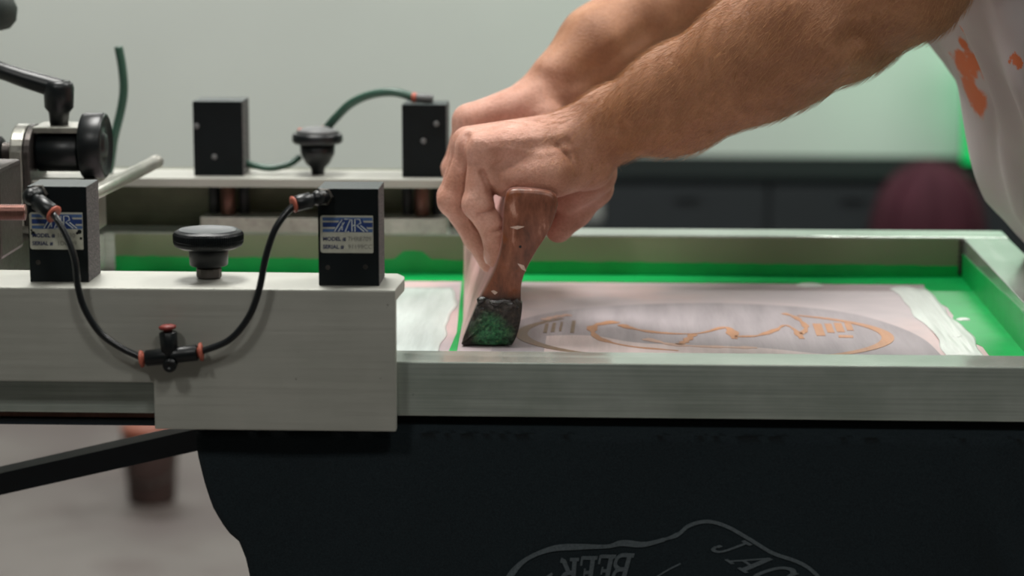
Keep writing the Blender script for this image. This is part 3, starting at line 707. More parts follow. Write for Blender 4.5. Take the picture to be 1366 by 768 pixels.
def glyph(ch, u, v, w, h, ang, shear=0.0):
    """u, v: picture place of the letter's lower left corner; the letter then stands on the cloth turned by ang"""
    q = tp_(u, v); ca, sa = math.cos(math.radians(ang)), math.sin(math.radians(ang)); bm = None
    def f(a, b, l):
        x = a*w+b*h*shear; y = b*h; return ft_(q[0]+x*ca-y*sa, q[1]+x*sa+y*ca, l)
    for pts, wd in GL[ch]:
        bm = ribbon2d(pts, wd, f, .0002, bm, sn=4 if len(pts) > 3 else 0)
    o = obj('letter', bm, M_PRINT, ts)
for k, ch in enumerate('BEER'): glyph(ch, 846-k*24.5, 744+k*1.0, .0150, .0200, 178, .22-.06*k)
glyph('N', 737, 764, .016, .018, 214, .1)
def glyph2(ch, o, ex, ey):
    """letter on a slanted basis: o, ex, ey are the corner and the two edge vectors in picture units"""
    q = tp_(*o); k = 1/2010.
    def f(a, b, l): return ft_(q[0]+(a*ex[0]+b*ey[0])*k, q[1]-(a*ex[1]+b*ey[1])*k, l)
    bm = None
    for pts, wd in GL[ch]: bm = ribbon2d(pts, wd, f, .0002, bm, sn=4 if len(pts) > 3 else 0)
    obj('letter', bm, M_PRINT, ts)
glyph2('J', (947, 730), (24, 13), (38, -15)); glyph2('A', (970, 745), (29, 18), (47, -10)); glyph2('C', (998, 764), (29, 19), (46, -14))
obj('print_stroke', ribbon2d([tp_(875, 772), (tp_(890, 762)), tp_(908, 752)], .0010, ft_, sn=4), M_PRINT, ts)



# ------------------------------------------------------------------ squeegee
SY = .245; SDX = -.058
sec_px = [(676, 258), (673, 274), (672, 292), (671, 315), (668, 338), (660, 362), (650, 382), (640, 400), (629, 425), (620, 447), (617, 457), (620, 463), (640, 470),
          (676, 472), (682, 467), (690, 442), (695, 415), (695, 395), (696, 378), (702, 360), (715, 336), (728, 316), (737, 297), (743, 278), (744, 268), (739, 259), (725, 254), (695, 252), (682, 253)]
SEC = [(hy(u, v, SY).x, hy(u, v, SY).z) for u, v in sec_px]
zmin = min(z for x, z in SEC); SEC = [(x, max(z, .9650)) for x, z in SEC]
SECS = [(p.x, p.y) for p in spline([Vector((x, z, 0)) for x, z in SEC+SEC[:1]], 4)[:-1]]
SQL = .285
def squeegee_mat():
    m = bpy.data.materials.new('ink_stained_wood'); m.use_nodes = True; t = NT(m)
    tc = t.add('ShaderNodeTexCoord'); sp = t.add('ShaderNodeSeparateXYZ'); t.link(tc.outputs['Object'], sp.inputs[0])
    v = t.coords((1, 1, .35)); n = t.noise(v, 90, 5, .65); n2 = t.noise(t.coords(), 38, 4, .6)
    wood = t.ramp(n, [(.3, s2l((70, 42, 32))), (.46, s2l((112, 68, 50))), (.60, s2l((136, 86, 66))), (.72, s2l((196, 152, 134)))])
    wood = t.mix(t.maprange(n2, .58, .64), wood, s2l((120, 66, 36)))
    wood = t.mix(t.maprange(sp.outputs['Z'], hy(660, 400, SY).z, hy(660, 386, SY).z, 1.0, 0.0), wood, s2l((50, 34, 30)))
    pink = t.ramp(n2, [(.35, s2l((214, 168, 164))), (.6, s2l((230, 188, 184)))])
    f = t.maprange(sp.outputs['Y'], SY+.004, SY+.018)
    t.link(t.mix(f, wood, pink), t.b.inputs['Base Color']); t.b.inputs['Roughness'].default_value = .36
    t.bump(n, .3, .0008); return m
M_SQ = squeegee_mat()
sq = thing('squeegee', 'wooden squeegee crusted with ink, held upright on the mesh by both hands', 'squeegee', (-.12, SY, ME))
def sqlean(x, z, y):
    # the lower body grows thicker towards the far end
    b = max(0, min(1, (1.075-z)/.045)); lft = max(0, min(1, (-.078-x)/.006))
    return (x+.1222)*min(1, (y-SY)/SQL)*b*lft
bm = bmesh.new(); rings = []
NS = len(SECS); cxs = sum(p[0] for p in SECS)/NS; czs = sum(p[1] for p in SECS)/NS
for y, sc in ((SY, .94), (SY+.0008, .975), (SY+.0025, 1.0), (SY+.03, 1), (SY+.1, 1), (SY+.2, 1), (SY+SQL-.003, 1), (SY+SQL, .95)):
    rings.append([bm.verts.new((cxs+(x-cxs)*sc+(y-SY)*SDX-sqlean(x, z, y), y, czs+(z-czs)*sc)) for x, z in SECS])
for a, b in zip(rings, rings[1:]):
    for i in range(NS): bm.faces.new((a[i], a[(i+1) % NS], b[(i+1) % NS], b[i]))
bm.faces.new(rings[0][::-1]); bm.faces.new(rings[-1])
obj('handle', bm, M_SQ, sq, True)
obj('blade', prism([(-.112, ME+.0006), (-.100, ME+.0006), (-.100, .9665), (-.112, .9665)], SY+.004, SY+.02, .0005), M_BLACKPAINT, sq)
# crusted ink over the lower end
def crust_mat():
    m = bpy.data.materials.new('crusted_green_ink'); m.use_nodes = True; t = NT(m)
    v = t.coords(); n = t.noise(v, 75, 5, .6); n2 = t.noise(v, 420, 4, .7)
    tc = t.add('ShaderNodeTexCoord'); vm = t.add('ShaderNodeVectorMath'); vm.operation = 'DISTANCE'
    t.link(tc.outputs['Object'], vm.inputs[0]); c = hy(655, 438, SY); vm.inputs[1].default_value = (c.x, SY, c.z-.003)
    g = t.ramp(n2, [(.3, s2l((16, 36, 24))), (.45, s2l((30, 84, 50))), (.58, s2l((58, 130, 84))), (.7, s2l((136, 132, 84)))])
    d = t.ramp(n2, [(.35, s2l((20, 20, 20))), (.55, s2l((52, 44, 38))), (.72, s2l((84, 72, 58)))])
    mr = t.add('ShaderNodeMath'); mr.operation = 'MULTIPLY_ADD'; t.link(n, mr.inputs[0]); mr.inputs[1].default_value = .016; mr.inputs[2].default_value = -.008
    ad = t.add('ShaderNodeMath'); ad.operation = 'ADD'; t.link(vm.outputs['Value'], ad.inputs[0]); t.link(mr.outputs[0], ad.inputs[1])
    f = t.maprange(ad.outputs[0], .009, .019)
    t.link(t.mix(f, g, d), t.b.inputs['Base Color']); t.b.inputs['Roughness'].default_value = .28
    t.bump(n2, .9, .0025); return m
def in_poly(x, z, P):
    c = False; j = len(P)-1
    for i in range(len(P)):
        if (P[i][1] > z) != (P[j][1] > z) and x < (P[j][0]-P[i][0])*(z-P[i][1])/(P[j][1]-P[i][1])+P[i][0]: c = not c
        j = i
    return c
low = [p for p in SECS if p[1] < hy(660, 402, SY).z]
lowx = [p for p in low]
# order the low outline left side (descending) -> bottom -> right side (ascending)
top_z = hy(660, 402, SY).z
cx_ = sum(p[0] for p in low)/len(low); cz_ = (min(p[1] for p in low)+top_z)/2
low.sort(key=lambda p: math.atan2(p[0]-cx_, -(p[1]-cz_)) )
rnd = random.Random(3)
bm = bmesh.new(); R = 12; rr_ = []
tp2 = [(low[-1][0]+(low[0][0]-low[-1][0])*k/9, top_z+.0012*math.sin(k*2.1)+.001) for k in range(1, 9)]
OUT = low+tp2
for j in range(R+1):
    s = j/R; ring = []
    for i, (x, z) in enumerate(OUT):
        k = 1.0 if j == 0 else 1-s*.97
        bulge = .0042*min(1, s*3.2)+.0016*math.sin(i*1.3+s*9)*min(1, s*4)*(1-s)+rnd.uniform(-.0005, .0005)*(j > 0)
        sc = 1.025 if j <= 1 else k
        ring.append(bm.verts.new((cx_+(x-cx_)*sc, SY-.0006-bulge-(.001 if j == 1 else 0) if j else SY+.006, max(.9648, cz_+(z-cz_)*sc))))
    rr_.append(ring)
n = len(OUT)
for a, b in zip(rr_, rr_[1:]):
    for i in range(n): bm.faces.new((a[i], a[(i+1) % n], b[(i+1) % n], b[i]))
bm.faces.new(rr_[-1])
obj('ink_crust', bm, crust_mat(), sq, True, label='lumpy green and black dried ink on the lower end')
M_GLOSS = mat('wet_black_ink', (34, 32, 30), .15, 0, .3, 200, .7, bump=.8, bscale=300, bdist=.002)
lp2 = [hy(u, v, SY-.0015) for u, v in ((637, 402), (648, 399), (660, 405), (672, 402), (684, 406), (692, 410))]
obj('ink_ridge', tube(lp2, lambda t: .0022+.0008*math.sin(t*19), 10, 8), M_GLOSS, sq, True)
lp2 = [hy(u, v, SY-.0018) for u, v in ((640, 412), (655, 413), (668, 417), (680, 421), (688, 432))]
obj('ink_ridge', tube(lp2, lambda t: .0018+.0008*math.sin(t*23+1), 10, 8), M_GLOSS, sq, True)
M_CHIP = mat('pale_chip', (196, 170, 156), .4, 0, .2, 300)
for P in ([(690, 351), (696, 359), (702, 362), (699, 354)], [(680, 303), (690, 306), (700, 302), (690, 301)], [(655, 388), (660, 393), (664, 390), (659, 387)]):
    own = bmesh.new()
    q = [hy(u, v, SY-.0001) for u, v in P]; q2 = [p+Vector((0, -.0003, 0)) for p in q]
    A = [own.verts.new(p+Vector((0, .0006, 0))) for p in q]; B = [own.verts.new(p) for p in q2]
    own.faces.new(A); own.faces.new(B[::-1])
    for i in range(4): own.faces.new((A[i], B[i], B[(i+1) % 4], A[(i+1) % 4]))
    obj('chip', own, M_CHIP, sq)
h = hy(694, 329, SY); obj('nail_hole', lathe([(0, .0012), (.0003, .0011)], h+Vector((0, .0002, 0)), (0, -1, 0), 12), M_BLACKPAINT, sq)

# ------------------------------------------------------------------ the person (signed-distance body, surface nets)
F32 = np.float32
def rcone(P, a, ra, b, rb):
    a = np.array(a, F32); b = np.array(b, F32); ba = b-a; l2 = float(ba@ba)
    pa = P-a; h = np.clip((pa@ba)/l2, 0, 1)
    return np.sqrt(((pa-h[:, None]*ba)**2).sum(1))-(ra+(rb-ra)*h)
def ell(P, c, r, R=None):
    q = P-np.array(c, F32)
    if R is not None: q = q@np.array(R, F32)
    r = np.array(r, F32); k0 = np.sqrt(((q/r)**2).sum(1)); k1 = np.sqrt(((q/(r*r))**2).sum(1))+1e-9
    return k0*(k0-1)/k1
def smin(a, b, k):
    h = np.clip(.5+.5*(b-a)/k, 0, 1); return b+(a-b)*h-k*h*(1-h)
def chain(P, pts, rs, k=.003):
    d = None
    for i in range(len(pts)-1):
        e = rcone(P, pts[i], rs[i], pts[i+1], rs[i+1]); d = e if d is None else smin(d, e, k)
    return d
def groove(P, pts, depth, width):
    d = None; S = np.array([1, .3, 1], F32); P = P*S; pts = [np.array(p, F32)*S for p in pts]
    for i in range(len(pts)-1):
        e = rcone(P, pts[i], 0, pts[i+1], 0); d = e if d is None else np.minimum(d, e)
    return depth*np.exp(-(d/width)**2)
def V(u, v, Y): return tuple(hy(u, v, Y))

def hand_near(P):
    # metacarpals / dorsum (ulnar side faces the viewer)
    w0 = V(782, 178, .300)
    mc = [(V(643, 199, .2700), .0125), (V(630, 194, .2880), .0128), (V(624, 190, .3080), .0130), (V(627, 190, .3280), .0128)]
    ws = [V(775, 186, .288), V(775, 180, .300), V(775, 177, .315), V(778, 180, .330)]
    pal = None
    for (m, r), w in zip(mc, ws):
        e = rcone(P, w, .0185, m, r); pal = e if pal is None else smin(pal, e, .009)
    pal = smin(pal, rcone(P, V(786, 220, .294), .0200, V(735, 231, .271), .0180), .012)      # hypothenar
    pal = smin(pal, rcone(P, V(735, 230, .271), .0176, V(674, 239, .270), .0136), .008)
    pal = smin(pal, rcone(P, V(676, 238, .276), .0125, V(652, 238, .270), .0115), .005)
    pal = smin(pal, rcone(P, V(780, 215, .330), .018, V(700, 222, .325), .014), .012)        # thenar side
    # fingers
    fs = [([V(645, 203, .2700), V(637, 272, .2660), V(659, 308, .2660), V(661, 343, .2660)], [.0114, .0112, .0102, .0084]),
          ([V(628, 200, .2880), V(603, 268, .2860), V(636, 318, .2850), V(652, 349, .2830)], [.0110, .0106, .0094, .0082]),
          ([V(622, 198, .3080), V(602, 262, .3075), V(634, 318, .3065), V(652, 345, .3050)], [.0110, .0104, .0094, .0082]),
          ([V(626, 198, .3280), V(611, 256, .3290), V(640, 308, .3290), V(657, 335, .3280)], [.0110, .0102, .0092, .0082])]
    d = pal; fd = None
    for pts, rs in fs:
        e = chain(P, pts, rs, .0035)
        e = smin(e, ell(P, pts[1], (rs[1]*1.06,)*3), .003)
        fd = e if fd is None else smin(fd, e, .0007)
    d = smin(d, fd, .006)
    th = chain(P, [V(792, 222, .338), V(792, 250, .350), V(768, 281, .352), V(745, 306, .349)], [.0175, .0150, .0125, .0108], .006)
    d = smin(d, th, .008)
    d = smin(d, rcone(P, V(792, 232, .325), .0185, V(756, 262, .338), .0140), .008)
    # creases and tendons
    d = d+groove(P, [V(660, 262, .262), V(650, 247, .258), V(643, 230, .256)], .0050, .0022)
    d = d+groove(P, [V(660, 280, .2600), V(652, 283, .2560), V(640, 286, .2545)], .0036, .0018)
    d = d+groove(P, [V(672, 304, .260), V(662, 309, .2565), V(650, 312, .2555)], .0030, .0016)
    d = d+groove(P, [V(742, 193, .270), V(756, 207, .266), V(768, 226, .268)], .0019, .0022)
    d = d+groove(P, [V(756, 186, .270), V(772, 205, .271), V(778, 220, .273)], .0013, .0022)
    d = d+groove(P, [V(812, 215, .290), V(790, 240, .282), V(768, 254, .288)], .0028, .0020)
    d = d+groove(P, [V(622, 182, .275), V(618, 200, .270), V(613, 225, .268)], .0036, .0026)
    d = d-groove(P, [V(634, 186, .262), V(700, 186, .262), V(752, 180, .268)], .0011, .004)
    d = d-groove(P, [V(622, 176, .290), V(690, 160, .292), V(750, 150, .294)], .0010, .0035)
    for q, (a_, b_) in enumerate((((668, 262), (690, 248)), ((660, 222), (668, 246)), ((640, 218), (622, 222)), ((628, 268), (640, 266)), ((626, 274), (638, 272)))):
        d = d+groove(P, [V(*a_, .258), V(*b_, .258)], .0012, .0014)
    d = d-groove(P, [V(655, 196, .26), V(720, 205, .26), V(770, 196, .268)], .0009, .003)
    return d
def arm_near(P):
    d = rcone(P, V(776, 184, .302), .0245, V(812, 168, .296), .0255)
    d = smin(d, rcone(P, V(776, 186, .322), .022, V(830, 160, .300), .027), .01)
    d = smin(d, rcone(P, V(812, 168, .292), .0255, V(903, 133, .262), .0378), .015)
    d = smin(d, rcone(P, V(903, 133, .262), .0378, V(1015, 72, .222), .0445), .02)
    d = smin(d, rcone(P, V(1015, 72, .222), .0445, V(1120, 20, .185), .0450), .02)
    d = smin(d, rcone(P, V(1120, 20, .185), .0450, V(1215, -22, .150), .0385), .02)
    d = smin(d, rcone(P, V(880, 160, .262), .0240, V(1060, 84, .200), .0310), .012)
    # ridges: extensor, ulna, flexor belly
    d = smin(d, rcone(P, V(905, 103, .245), .016, V(1050, 20, .190), .026), .014)
    d = smin(d, rcone(P, V(845, 181, .262), .010, V(1120, 52, .150), .020), .012)
    d = d+groove(P, [V(835, 172, .262), V(930, 134, .228), V(1040, 88, .180), V(1140, 48, .14)], .0052, .0090)
    d = d+groove(P, [V(800, 195, .262), V(870, 185, .250)], .0016, .004)
    return d
def hand_far(P):
    mc = [(V(625, 160, .4300), .0135), (V(628, 160, .4520), .013), (V(634, 162, .4740), .012), (V(645, 168, .4940), .011)]
    pal = None
    for (m, r), w in zip(mc, [V(716, 136, .455), V(718, 134, .465), V(720, 134, .475), V(722, 136, .488)]):
        e = rcone(P, w, .018, m, r); pal = e if pal is None else smin(pal, e, .010)
    fs = [([V(626, 162, .4300), V(608, 225, .4300), V(618, 280, .4300), V(640, 312, .4300)], [.0122, .0112, .0098, .0085]),
          ([V(629, 162, .4520), V(606, 224, .4520), V(614, 285, .4520), V(634, 320, .4520)], [.0115, .0108, .0096, .0084]),
          ([V(634, 162, .4740), V(611, 222, .4740), V(616, 280, .4740), V(630, 312, .4740)], [.0112, .0104, .0094, .0082]),
          ([V(645, 170, .4940), V(626, 222, .4940), V(628, 270, .4940), V(636, 296, .4940)], [.0104, .0096, .0086, .0076])]
    fd = None
    for pts, rs in fs:
        e = chain(P, pts, rs, .0035); fd = e if fd is None else smin(fd, e, .0007)
    d = smin(pal, fd, .006)
    d = smin(d, chain(P, [V(728, 160, .445), V(735, 190, .432), V(722, 225, .424), V(712, 252, .420)], [.017, .0145, .0122, .0105], .006), .010)
    d = smin(d, rcone(P, V(725, 165, .480), .017, V(690, 195, .480), .013), .010)
    return d
def arm_far(P):
    d = rcone(P, V(722, 136, .470), .0235, V(752, 110, .478), .0265)
    d = smin(d, rcone(P, V(752, 110, .478), .0265, V(800, 62, .495), .0330), .015)
    d = smin(d, rcone(P, V(800, 62, .495), .0330, V(905, -8, .550), .0420), .02)
    d = smin(d, rcone(P, V(905, -8, .550), .0420, V(1060, -95, .640), .0400), .02)
    d = smin(d, rcone(P, V(735, 95, .462), .012, V(850, 8, .505), .018), .01)
    d = d+groove(P, [V(765, 110, .445), V(800, 88, .455), V(860, 45, .47)], .004, .008)
    return d
EN = V(1215, -22, .150); EF = V(1060, -95, .640)
SN = (.375, .205, 1.475); SF = (.375, .635, 1.475)
def torso(P):
    d = rcone(P, EN, .0390, SN, .055)
    d = smin(d, rcone(P, (EN[0]*.5+SN[0]*.5-.008, .176, (EN[2]+SN[2])/2), .048, SN, .058), .02)
    e = rcone(P, EF, .0395, SF, .055)
    d2 = rcone(P, (.405, .30, 1.44), .080, (.405, .54, 1.44), .080)
    d2 = smin(d2, rcone(P, (.43, .42, 1.36), .115, (.52, .42, 1.0), .105), .05)
    d2 = smin(d2, rcone(P, (.43, .34, 1.34), .10, (.43, .50, 1.34), .10), .05)
    d2 = smin(d2, rcone(P, (.53, .36, .96), .095, (.53, .48, .96), .095), .05)
    d2 = smin(d2, rcone(P, (.39, .42, 1.50), .056, (.345, .42, 1.60), .054), .03)
    # head, looking down at the screen
    hc = (.305, .42, 1.690)
    d2 = smin(d2, ell(P, (.325, .42, 1.705), (.098, .077, .098)), .02)
    d2 = smin(d2, ell(P, (.275, .42, 1.650), (.068, .060, .078)), .025)
    d2 = smin(d2, rcone(P, (.226, .42, 1.690), .006, (.196, .42, 1.648), .0105), .008)       # nose
    d2 = smin(d2, rcone(P, (.222, .400, 1.601), .009, (.222, .44, 1.601), .009), .012)        # chin
    for s in (-1, 1):
        d2 = smin(d2, ell(P, (.330, .42+s*.078, 1.675), (.018, .008, .030)), .006)            # ears
        d2 = smin(d2, rcone(P, (.232, .42+s*.018, 1.712), .006, (.246, .42+s*.052, 1.710), .006), .010)
        d2 = d2+groove(P, [(.222, .42+s*.032, 1.690), (.222, .42+s*.034, 1.690)], .007, .012)
        d2 = smin(d2, ell(P, (.238, .42+s*.032, 1.688), (.012, .013, .011)), .003)
    d2 = d2+groove(P, [(.205, .395, 1.626), (.201, .42, 1.628), (.205, .445, 1.626)], .003, .003)
    return smin(smin(d, e, .02), d2, .04)
def body(P):
    d = np.full(len(P), 9.0, F32)
    def part(fn, lo, hi, k):
        nonlocal d
        m = ((P > np.array(lo, F32)) & (P < np.array(hi, F32))).all(1)
        if m.any():
            d[m] = smin(d[m], fn(P[m]), k)
    part(torso, (-1, -1, 0), (2, 2, 3), .001)
    part(arm_near, (-.08, -.02, 1.0), (.45, .45, 1.40), .014)
    part(hand_near, (-.20, .20, .98), (.06, .42, 1.22), .010)
    part(arm_far, (-.10, .38, 1.0), (.45, .85, 1.50), .014)
    part(hand_far, (-.24, .38, .98), (.04, .56, 1.24), .010)
    return d
def surface_nets(fn, lo, hi, h, B=8):
    lo = np.array(lo, F32); n = np.ceil((np.array(hi)-lo)/(h*B)).astype(int)
    I = np.stack(np.meshgrid(*[np.arange(k) for k in n], indexing='ij'), -1).reshape(-1, 3)
    cen = lo+(I+.5).astype(F32)*(h*B)
    dc = np.concatenate([fn(cen[i:i+40000]) for i in range(0, len(cen), 40000)])
    I = I[np.abs(dc) < h*B*.5*1.7321*1.35+.003]
    g = np.arange(B+1); L = np.stack(np.meshgrid(g, g, g, indexing='ij'), -1).reshape(-1, 3)
    N = (n*B+2).astype(np.int64)
    def key(q): return (q[..., 0]*N[1]+q[..., 1])*N[2]+q[..., 2]
    ids = []; pos = []; ea = []
    for s in range(0, len(I), 400):
        J = I[s:s+400]; G = J[:, None, :]*B+L[None]
        val = fn((lo+G.reshape(-1, 3).astype(F32)*h)).reshape(len(J), B+1, B+1, B+1)
        G = G.reshape(len(J), B+1, B+1, B+1, 3)
        neg = val < 0
        c8 = [(i, j, k) for i in (0, 1) for j in (0, 1) for k in (0, 1)]
        sl = lambda i: slice(i, B+i)
        cs = np.stack([neg[:, sl(i), sl(j), sl(k)] for i, j, k in c8], -1)
        act = cs.any(-1) & ~cs.all(-1)
        w = np.where(act)
        if not len(w[0]): continue
        vv = np.stack([val[:, sl(i), sl(j), sl(k)][w] for i, j, k in c8], -1)
        acc = np.zeros((len(w[0]), 3)); cnt = np.zeros(len(w[0]))
        for a in range(8):
            for b in range(a+1, 8):
                da = np.array(c8[b])-np.array(c8[a])
                if np.abs(da).sum() != 1: continue
                x, y = vv[:, a], vv[:, b]; m = (x < 0) != (y < 0)
                t = np.where(m, x/(x-y+1e-12*(x == y)), 0)
                acc[m] += (np.array(c8[a])+t[:, None]*da)[m]; cnt[m] += 1
        base = G[w]
        ids.append(key(base)); pos.append(lo+(base+acc/cnt[:, None])*h)
        for ax in range(3):
            o = [0, 0, 0]; o[ax] = 1
            A = neg[:, :B, :B, :B]; Bn = neg[:, sl(o[0]), sl(o[1]), sl(o[2])]
            w2 = np.where(A != Bn); gg = G[w2]
            ea.append((ax, gg, A[w2]))
    ids = np.concatenate(ids); pos = np.concatenate(pos); o = np.argsort(ids); ids = ids[o]; pos = pos[o]
    quads = []
    for ax, gg, inside in ea:
        u, v = [(1, 2), (2, 0), (0, 1)][ax]
        U = np.zeros(3, int); U[u] = 1; Vv = np.zeros(3, int); Vv[v] = 1
        q = np.stack([key(gg-U-Vv), key(gg-Vv), key(gg), key(gg-U)], 1)
        q[~inside] = q[~inside][:, ::-1]
        ix = np.clip(np.searchsorted(ids, q), 0, len(ids)-1); ok = (ids[ix] == q).all(1)
        quads.append(ix[ok])
    return pos.astype(F32), np.concatenate(quads)
def grad(fn, P, e=.0004):
    g = np.zeros_like(P)
    for a in range(3):
        d = np.zeros(3, F32); d[a] = e; g[:, a] = fn(P+d)-fn(P-d)
    return g/(2*e)
import time
T0 = time.time()
HN = .0016
bv_, bq = surface_nets(body, (-.24, -.02, .86), (.70, .86, 1.84), HN)
for _ in range(2):
    d = np.concatenate([body(bv_[i:i+60000]) for i in range(0, len(bv_), 60000)])
    g = np.concatenate([grad(body, bv_[i:i+60000]) for i in range(0, len(bv_), 60000)])
    gl = np.maximum((g**2).sum(1), .2); st_ = -(d/gl)[:, None]*g
    ln = np.sqrt((st_**2).sum(1))[:, None]; st_ *= np.minimum(1, HN*.6/(ln+1e-9)); bv_ = bv_+st_.astype(F32)
print('body', len(bv_), len(bq), time.time()-T0)
me = bpy.data.meshes.new('body')
me.vertices.add(len(bv_)); me.vertices.foreach_set('co', bv_.ravel())
me.loops.add(len(bq)*4); me.loops.foreach_set('vertex_index', bq.ravel().astype(np.int32))
me.polygons.add(len(bq)); me.polygons.foreach_set('loop_start', np.arange(len(bq), dtype=np.int32)*4)
me.polygons.foreach_set('use_smooth', np.ones(len(bq), bool)); me.update(calc_edges=True); me.validate()
# skin tone attribute: 1 on hands (rosier), 0 on the hairy tanned forearm
hw = np.array(V(790, 178, .30)); fwd = np.array(V(900, 130, .262))-hw; fwd /= np.linalg.norm(fwd)
fw2 = np.array(V(730, 130, .47)); ff = np.array(V(800, 62, .495))-fw2; ff /= np.linalg.norm(ff)
t1 = np.clip(.5-((bv_-hw)@fwd)/.07, 0, 1); t2 = np.clip(.5-((bv_-fw2)@ff)/.07, 0, 1)
tone = np.where(bv_[:, 1] < .40, t1, t2); tone = np.where(bv_[:, 2] > 1.40, .3, tone)
at = me.attributes.new('tone', 'FLOAT', 'POINT'); at.data.foreach_set('value', tone.astype(F32))
def skin_mat():
    m = bpy.data.materials.new('skin'); m.use_nodes = True; t = NT(m)
    a = t.add('ShaderNodeAttribute'); a.attribute_name = 'tone'
    v = t.coords(); n = t.noise(v, 38, 4, .6); n2 = t.noise(v, 500, 4, .7); n3 = t.noise(v, 14, 2)
    arm = t.ramp(n, [(.3, s2l((152, 102, 70))), (.5, s2l((170, 118, 84))), (.7, s2l((186, 134, 98)))])
    hnd = t.ramp(n, [(.3, s2l((184, 130, 108))), (.5, s2l((202, 150, 130))), (.7, s2l((218, 168, 150)))])
    c = t.mix(a.outputs['Fac'], arm, hnd)
    c = t.mix(1.0, c, t.ramp(n2, [(.3, (.84, .80, .78, 1)), (.6, (1, 1, 1, 1))]), 'MULTIPLY')
    t.link(c, t.b.inputs['Base Color']); t.b.inputs['Roughness'].default_value = .52
    t.b.inputs['Subsurface Weight'].default_value = .12; t.b.inputs['Subsurface Radius'].default_value = (1, .35, .2); t.b.inputs['Subsurface Scale'].default_value = .004
    t.bump(n2, .8, .0012); return m
M_SKIN = skin_mat()
pe = thing('person', 'person in a white orange-stained shirt leaning over the screen, both hands pressing the squeegee', 'person', (.60, .42, 0))
bo = obj('body', me, M_SKIN, pe)
# fingernails (near little finger and ring finger)
M_NAIL = mat('fingernail', (196, 150, 134), .3, 0, .06)
def nail(tip, dirv, nrm, L=.0062, Wd=.0048):
    d_ = Vector(dirv).normalized(); nr = Vector(nrm); nr = (nr-d_*nr.dot(d_)).normalized(); s = d_.cross(nr)
    bm = bmesh.new(); G = []
    for i in range(9):
        row = []
        for j in range(9):
            a = -1+2*i/8; b = -1+2*j/8
            k = math.sqrt(max(0, 1-abs(a)**3*.5)); 
            row.append(bm.verts.new(Vector(tip)+d_*a*L+s*b*Wd*k+nr*(-.0024*b*b-.0010*a*a)))
        G.append(row)
    for i in range(8):
        for j in range(8): bm.faces.new((G[i][j], G[i+1][j], G[i+1][j+1], G[i][j+1]))
    o = obj('fingernail', bm, M_NAIL, pe, True); so = o.modifiers.new('s', 'SOLIDIFY'); so.thickness = .0007; so.offset = 0
ptip = Vector(V(658, 340, .2660)); pdir = Vector(V(660, 350, .2660))-Vector(V(657, 310, .2660))
nn_ = Vector((-.62, -.78, 0)).normalized()
nail(ptip+nn_*.0080, pdir, nn_)
# arm hair
rng = np.random.default_rng(5)
s_ = (bv_-hw)@fwd
mk = (bv_[:, 1] < .345) & (s_ > -.045) & (bv_[:, 2] < 1.33) & (bv_[:, 2] > 1.10) & (s_ < .40)
idx = np.where(mk)[0]
wgt = np.clip((s_[idx]+.045)/.06, .08, 1.0)
wgt = wgt/wgt.sum(); pick = rng.choice(idx, 13000, replace=False, p=wgt)
P0 = bv_[pick]; NR = grad(body, P0).astype(float); NR /= np.linalg.norm(NR, axis=1)[:, None]+1e-9
P0 = P0.astype(float); NH = len(pick)
TD = -fwd*.8+np.array([0, -.1, -.50])+rng.normal(0, .25, (NH, 3))      # hairs sweep towards the wrist and down
TD -= NR*(TD*NR).sum(1)[:, None]; TD /= np.linalg.norm(TD, axis=1)[:, None]+1e-9
S2 = (P0-hw)@fwd; LH = rng.uniform(.007, .016, NH)*np.where(S2 < -.01, .5, 1.0); SD = np.cross(TD, NR); RH = .00013
HV = np.zeros((NH, 4, 3, 3))
for k in range(4):
    t = k/3; c = P0+TD*(LH*t)[:, None]+NR*(-.0002+LH*(.34*t*(1-.45*t)))[:, None]; rr = RH*(1-.8*t)
    for a in range(3): HV[:, k, a] = c+(SD*math.cos(a*2.0944)+NR*math.sin(a*2.0944))*rr
base_ = (np.arange(NH)*12)[:, None, None]; K, A = np.meshgrid(np.arange(3), np.arange(3), indexing='ij')
q0 = K*3+A; q1 = K*3+(A+1) % 3
hf = np.stack([base_[:, :, 0]+q.ravel()[None] for q in (q0, q1, q1+3, q0+3)], -1).reshape(-1, 4)
hm = bpy.data.meshes.new('arm_hair'); hm.vertices.add(NH*12); hm.vertices.foreach_set('co', HV.astype(F32).ravel())
hm.loops.add(hf.size); hm.loops.foreach_set('vertex_index', hf.astype(np.int32).ravel())
hm.polygons.add(len(hf)); hm.polygons.foreach_set('loop_start', np.arange(len(hf), dtype=np.int32)*4); hm.update(calc_edges=True)
M_HAIR = mat('arm_hair', (190, 142, 100), .45, 0, .3, 300)
obj('arm_hair', hm, M_HAIR, pe, True, kind='stuff', label='fine light brown hair along the near forearm')
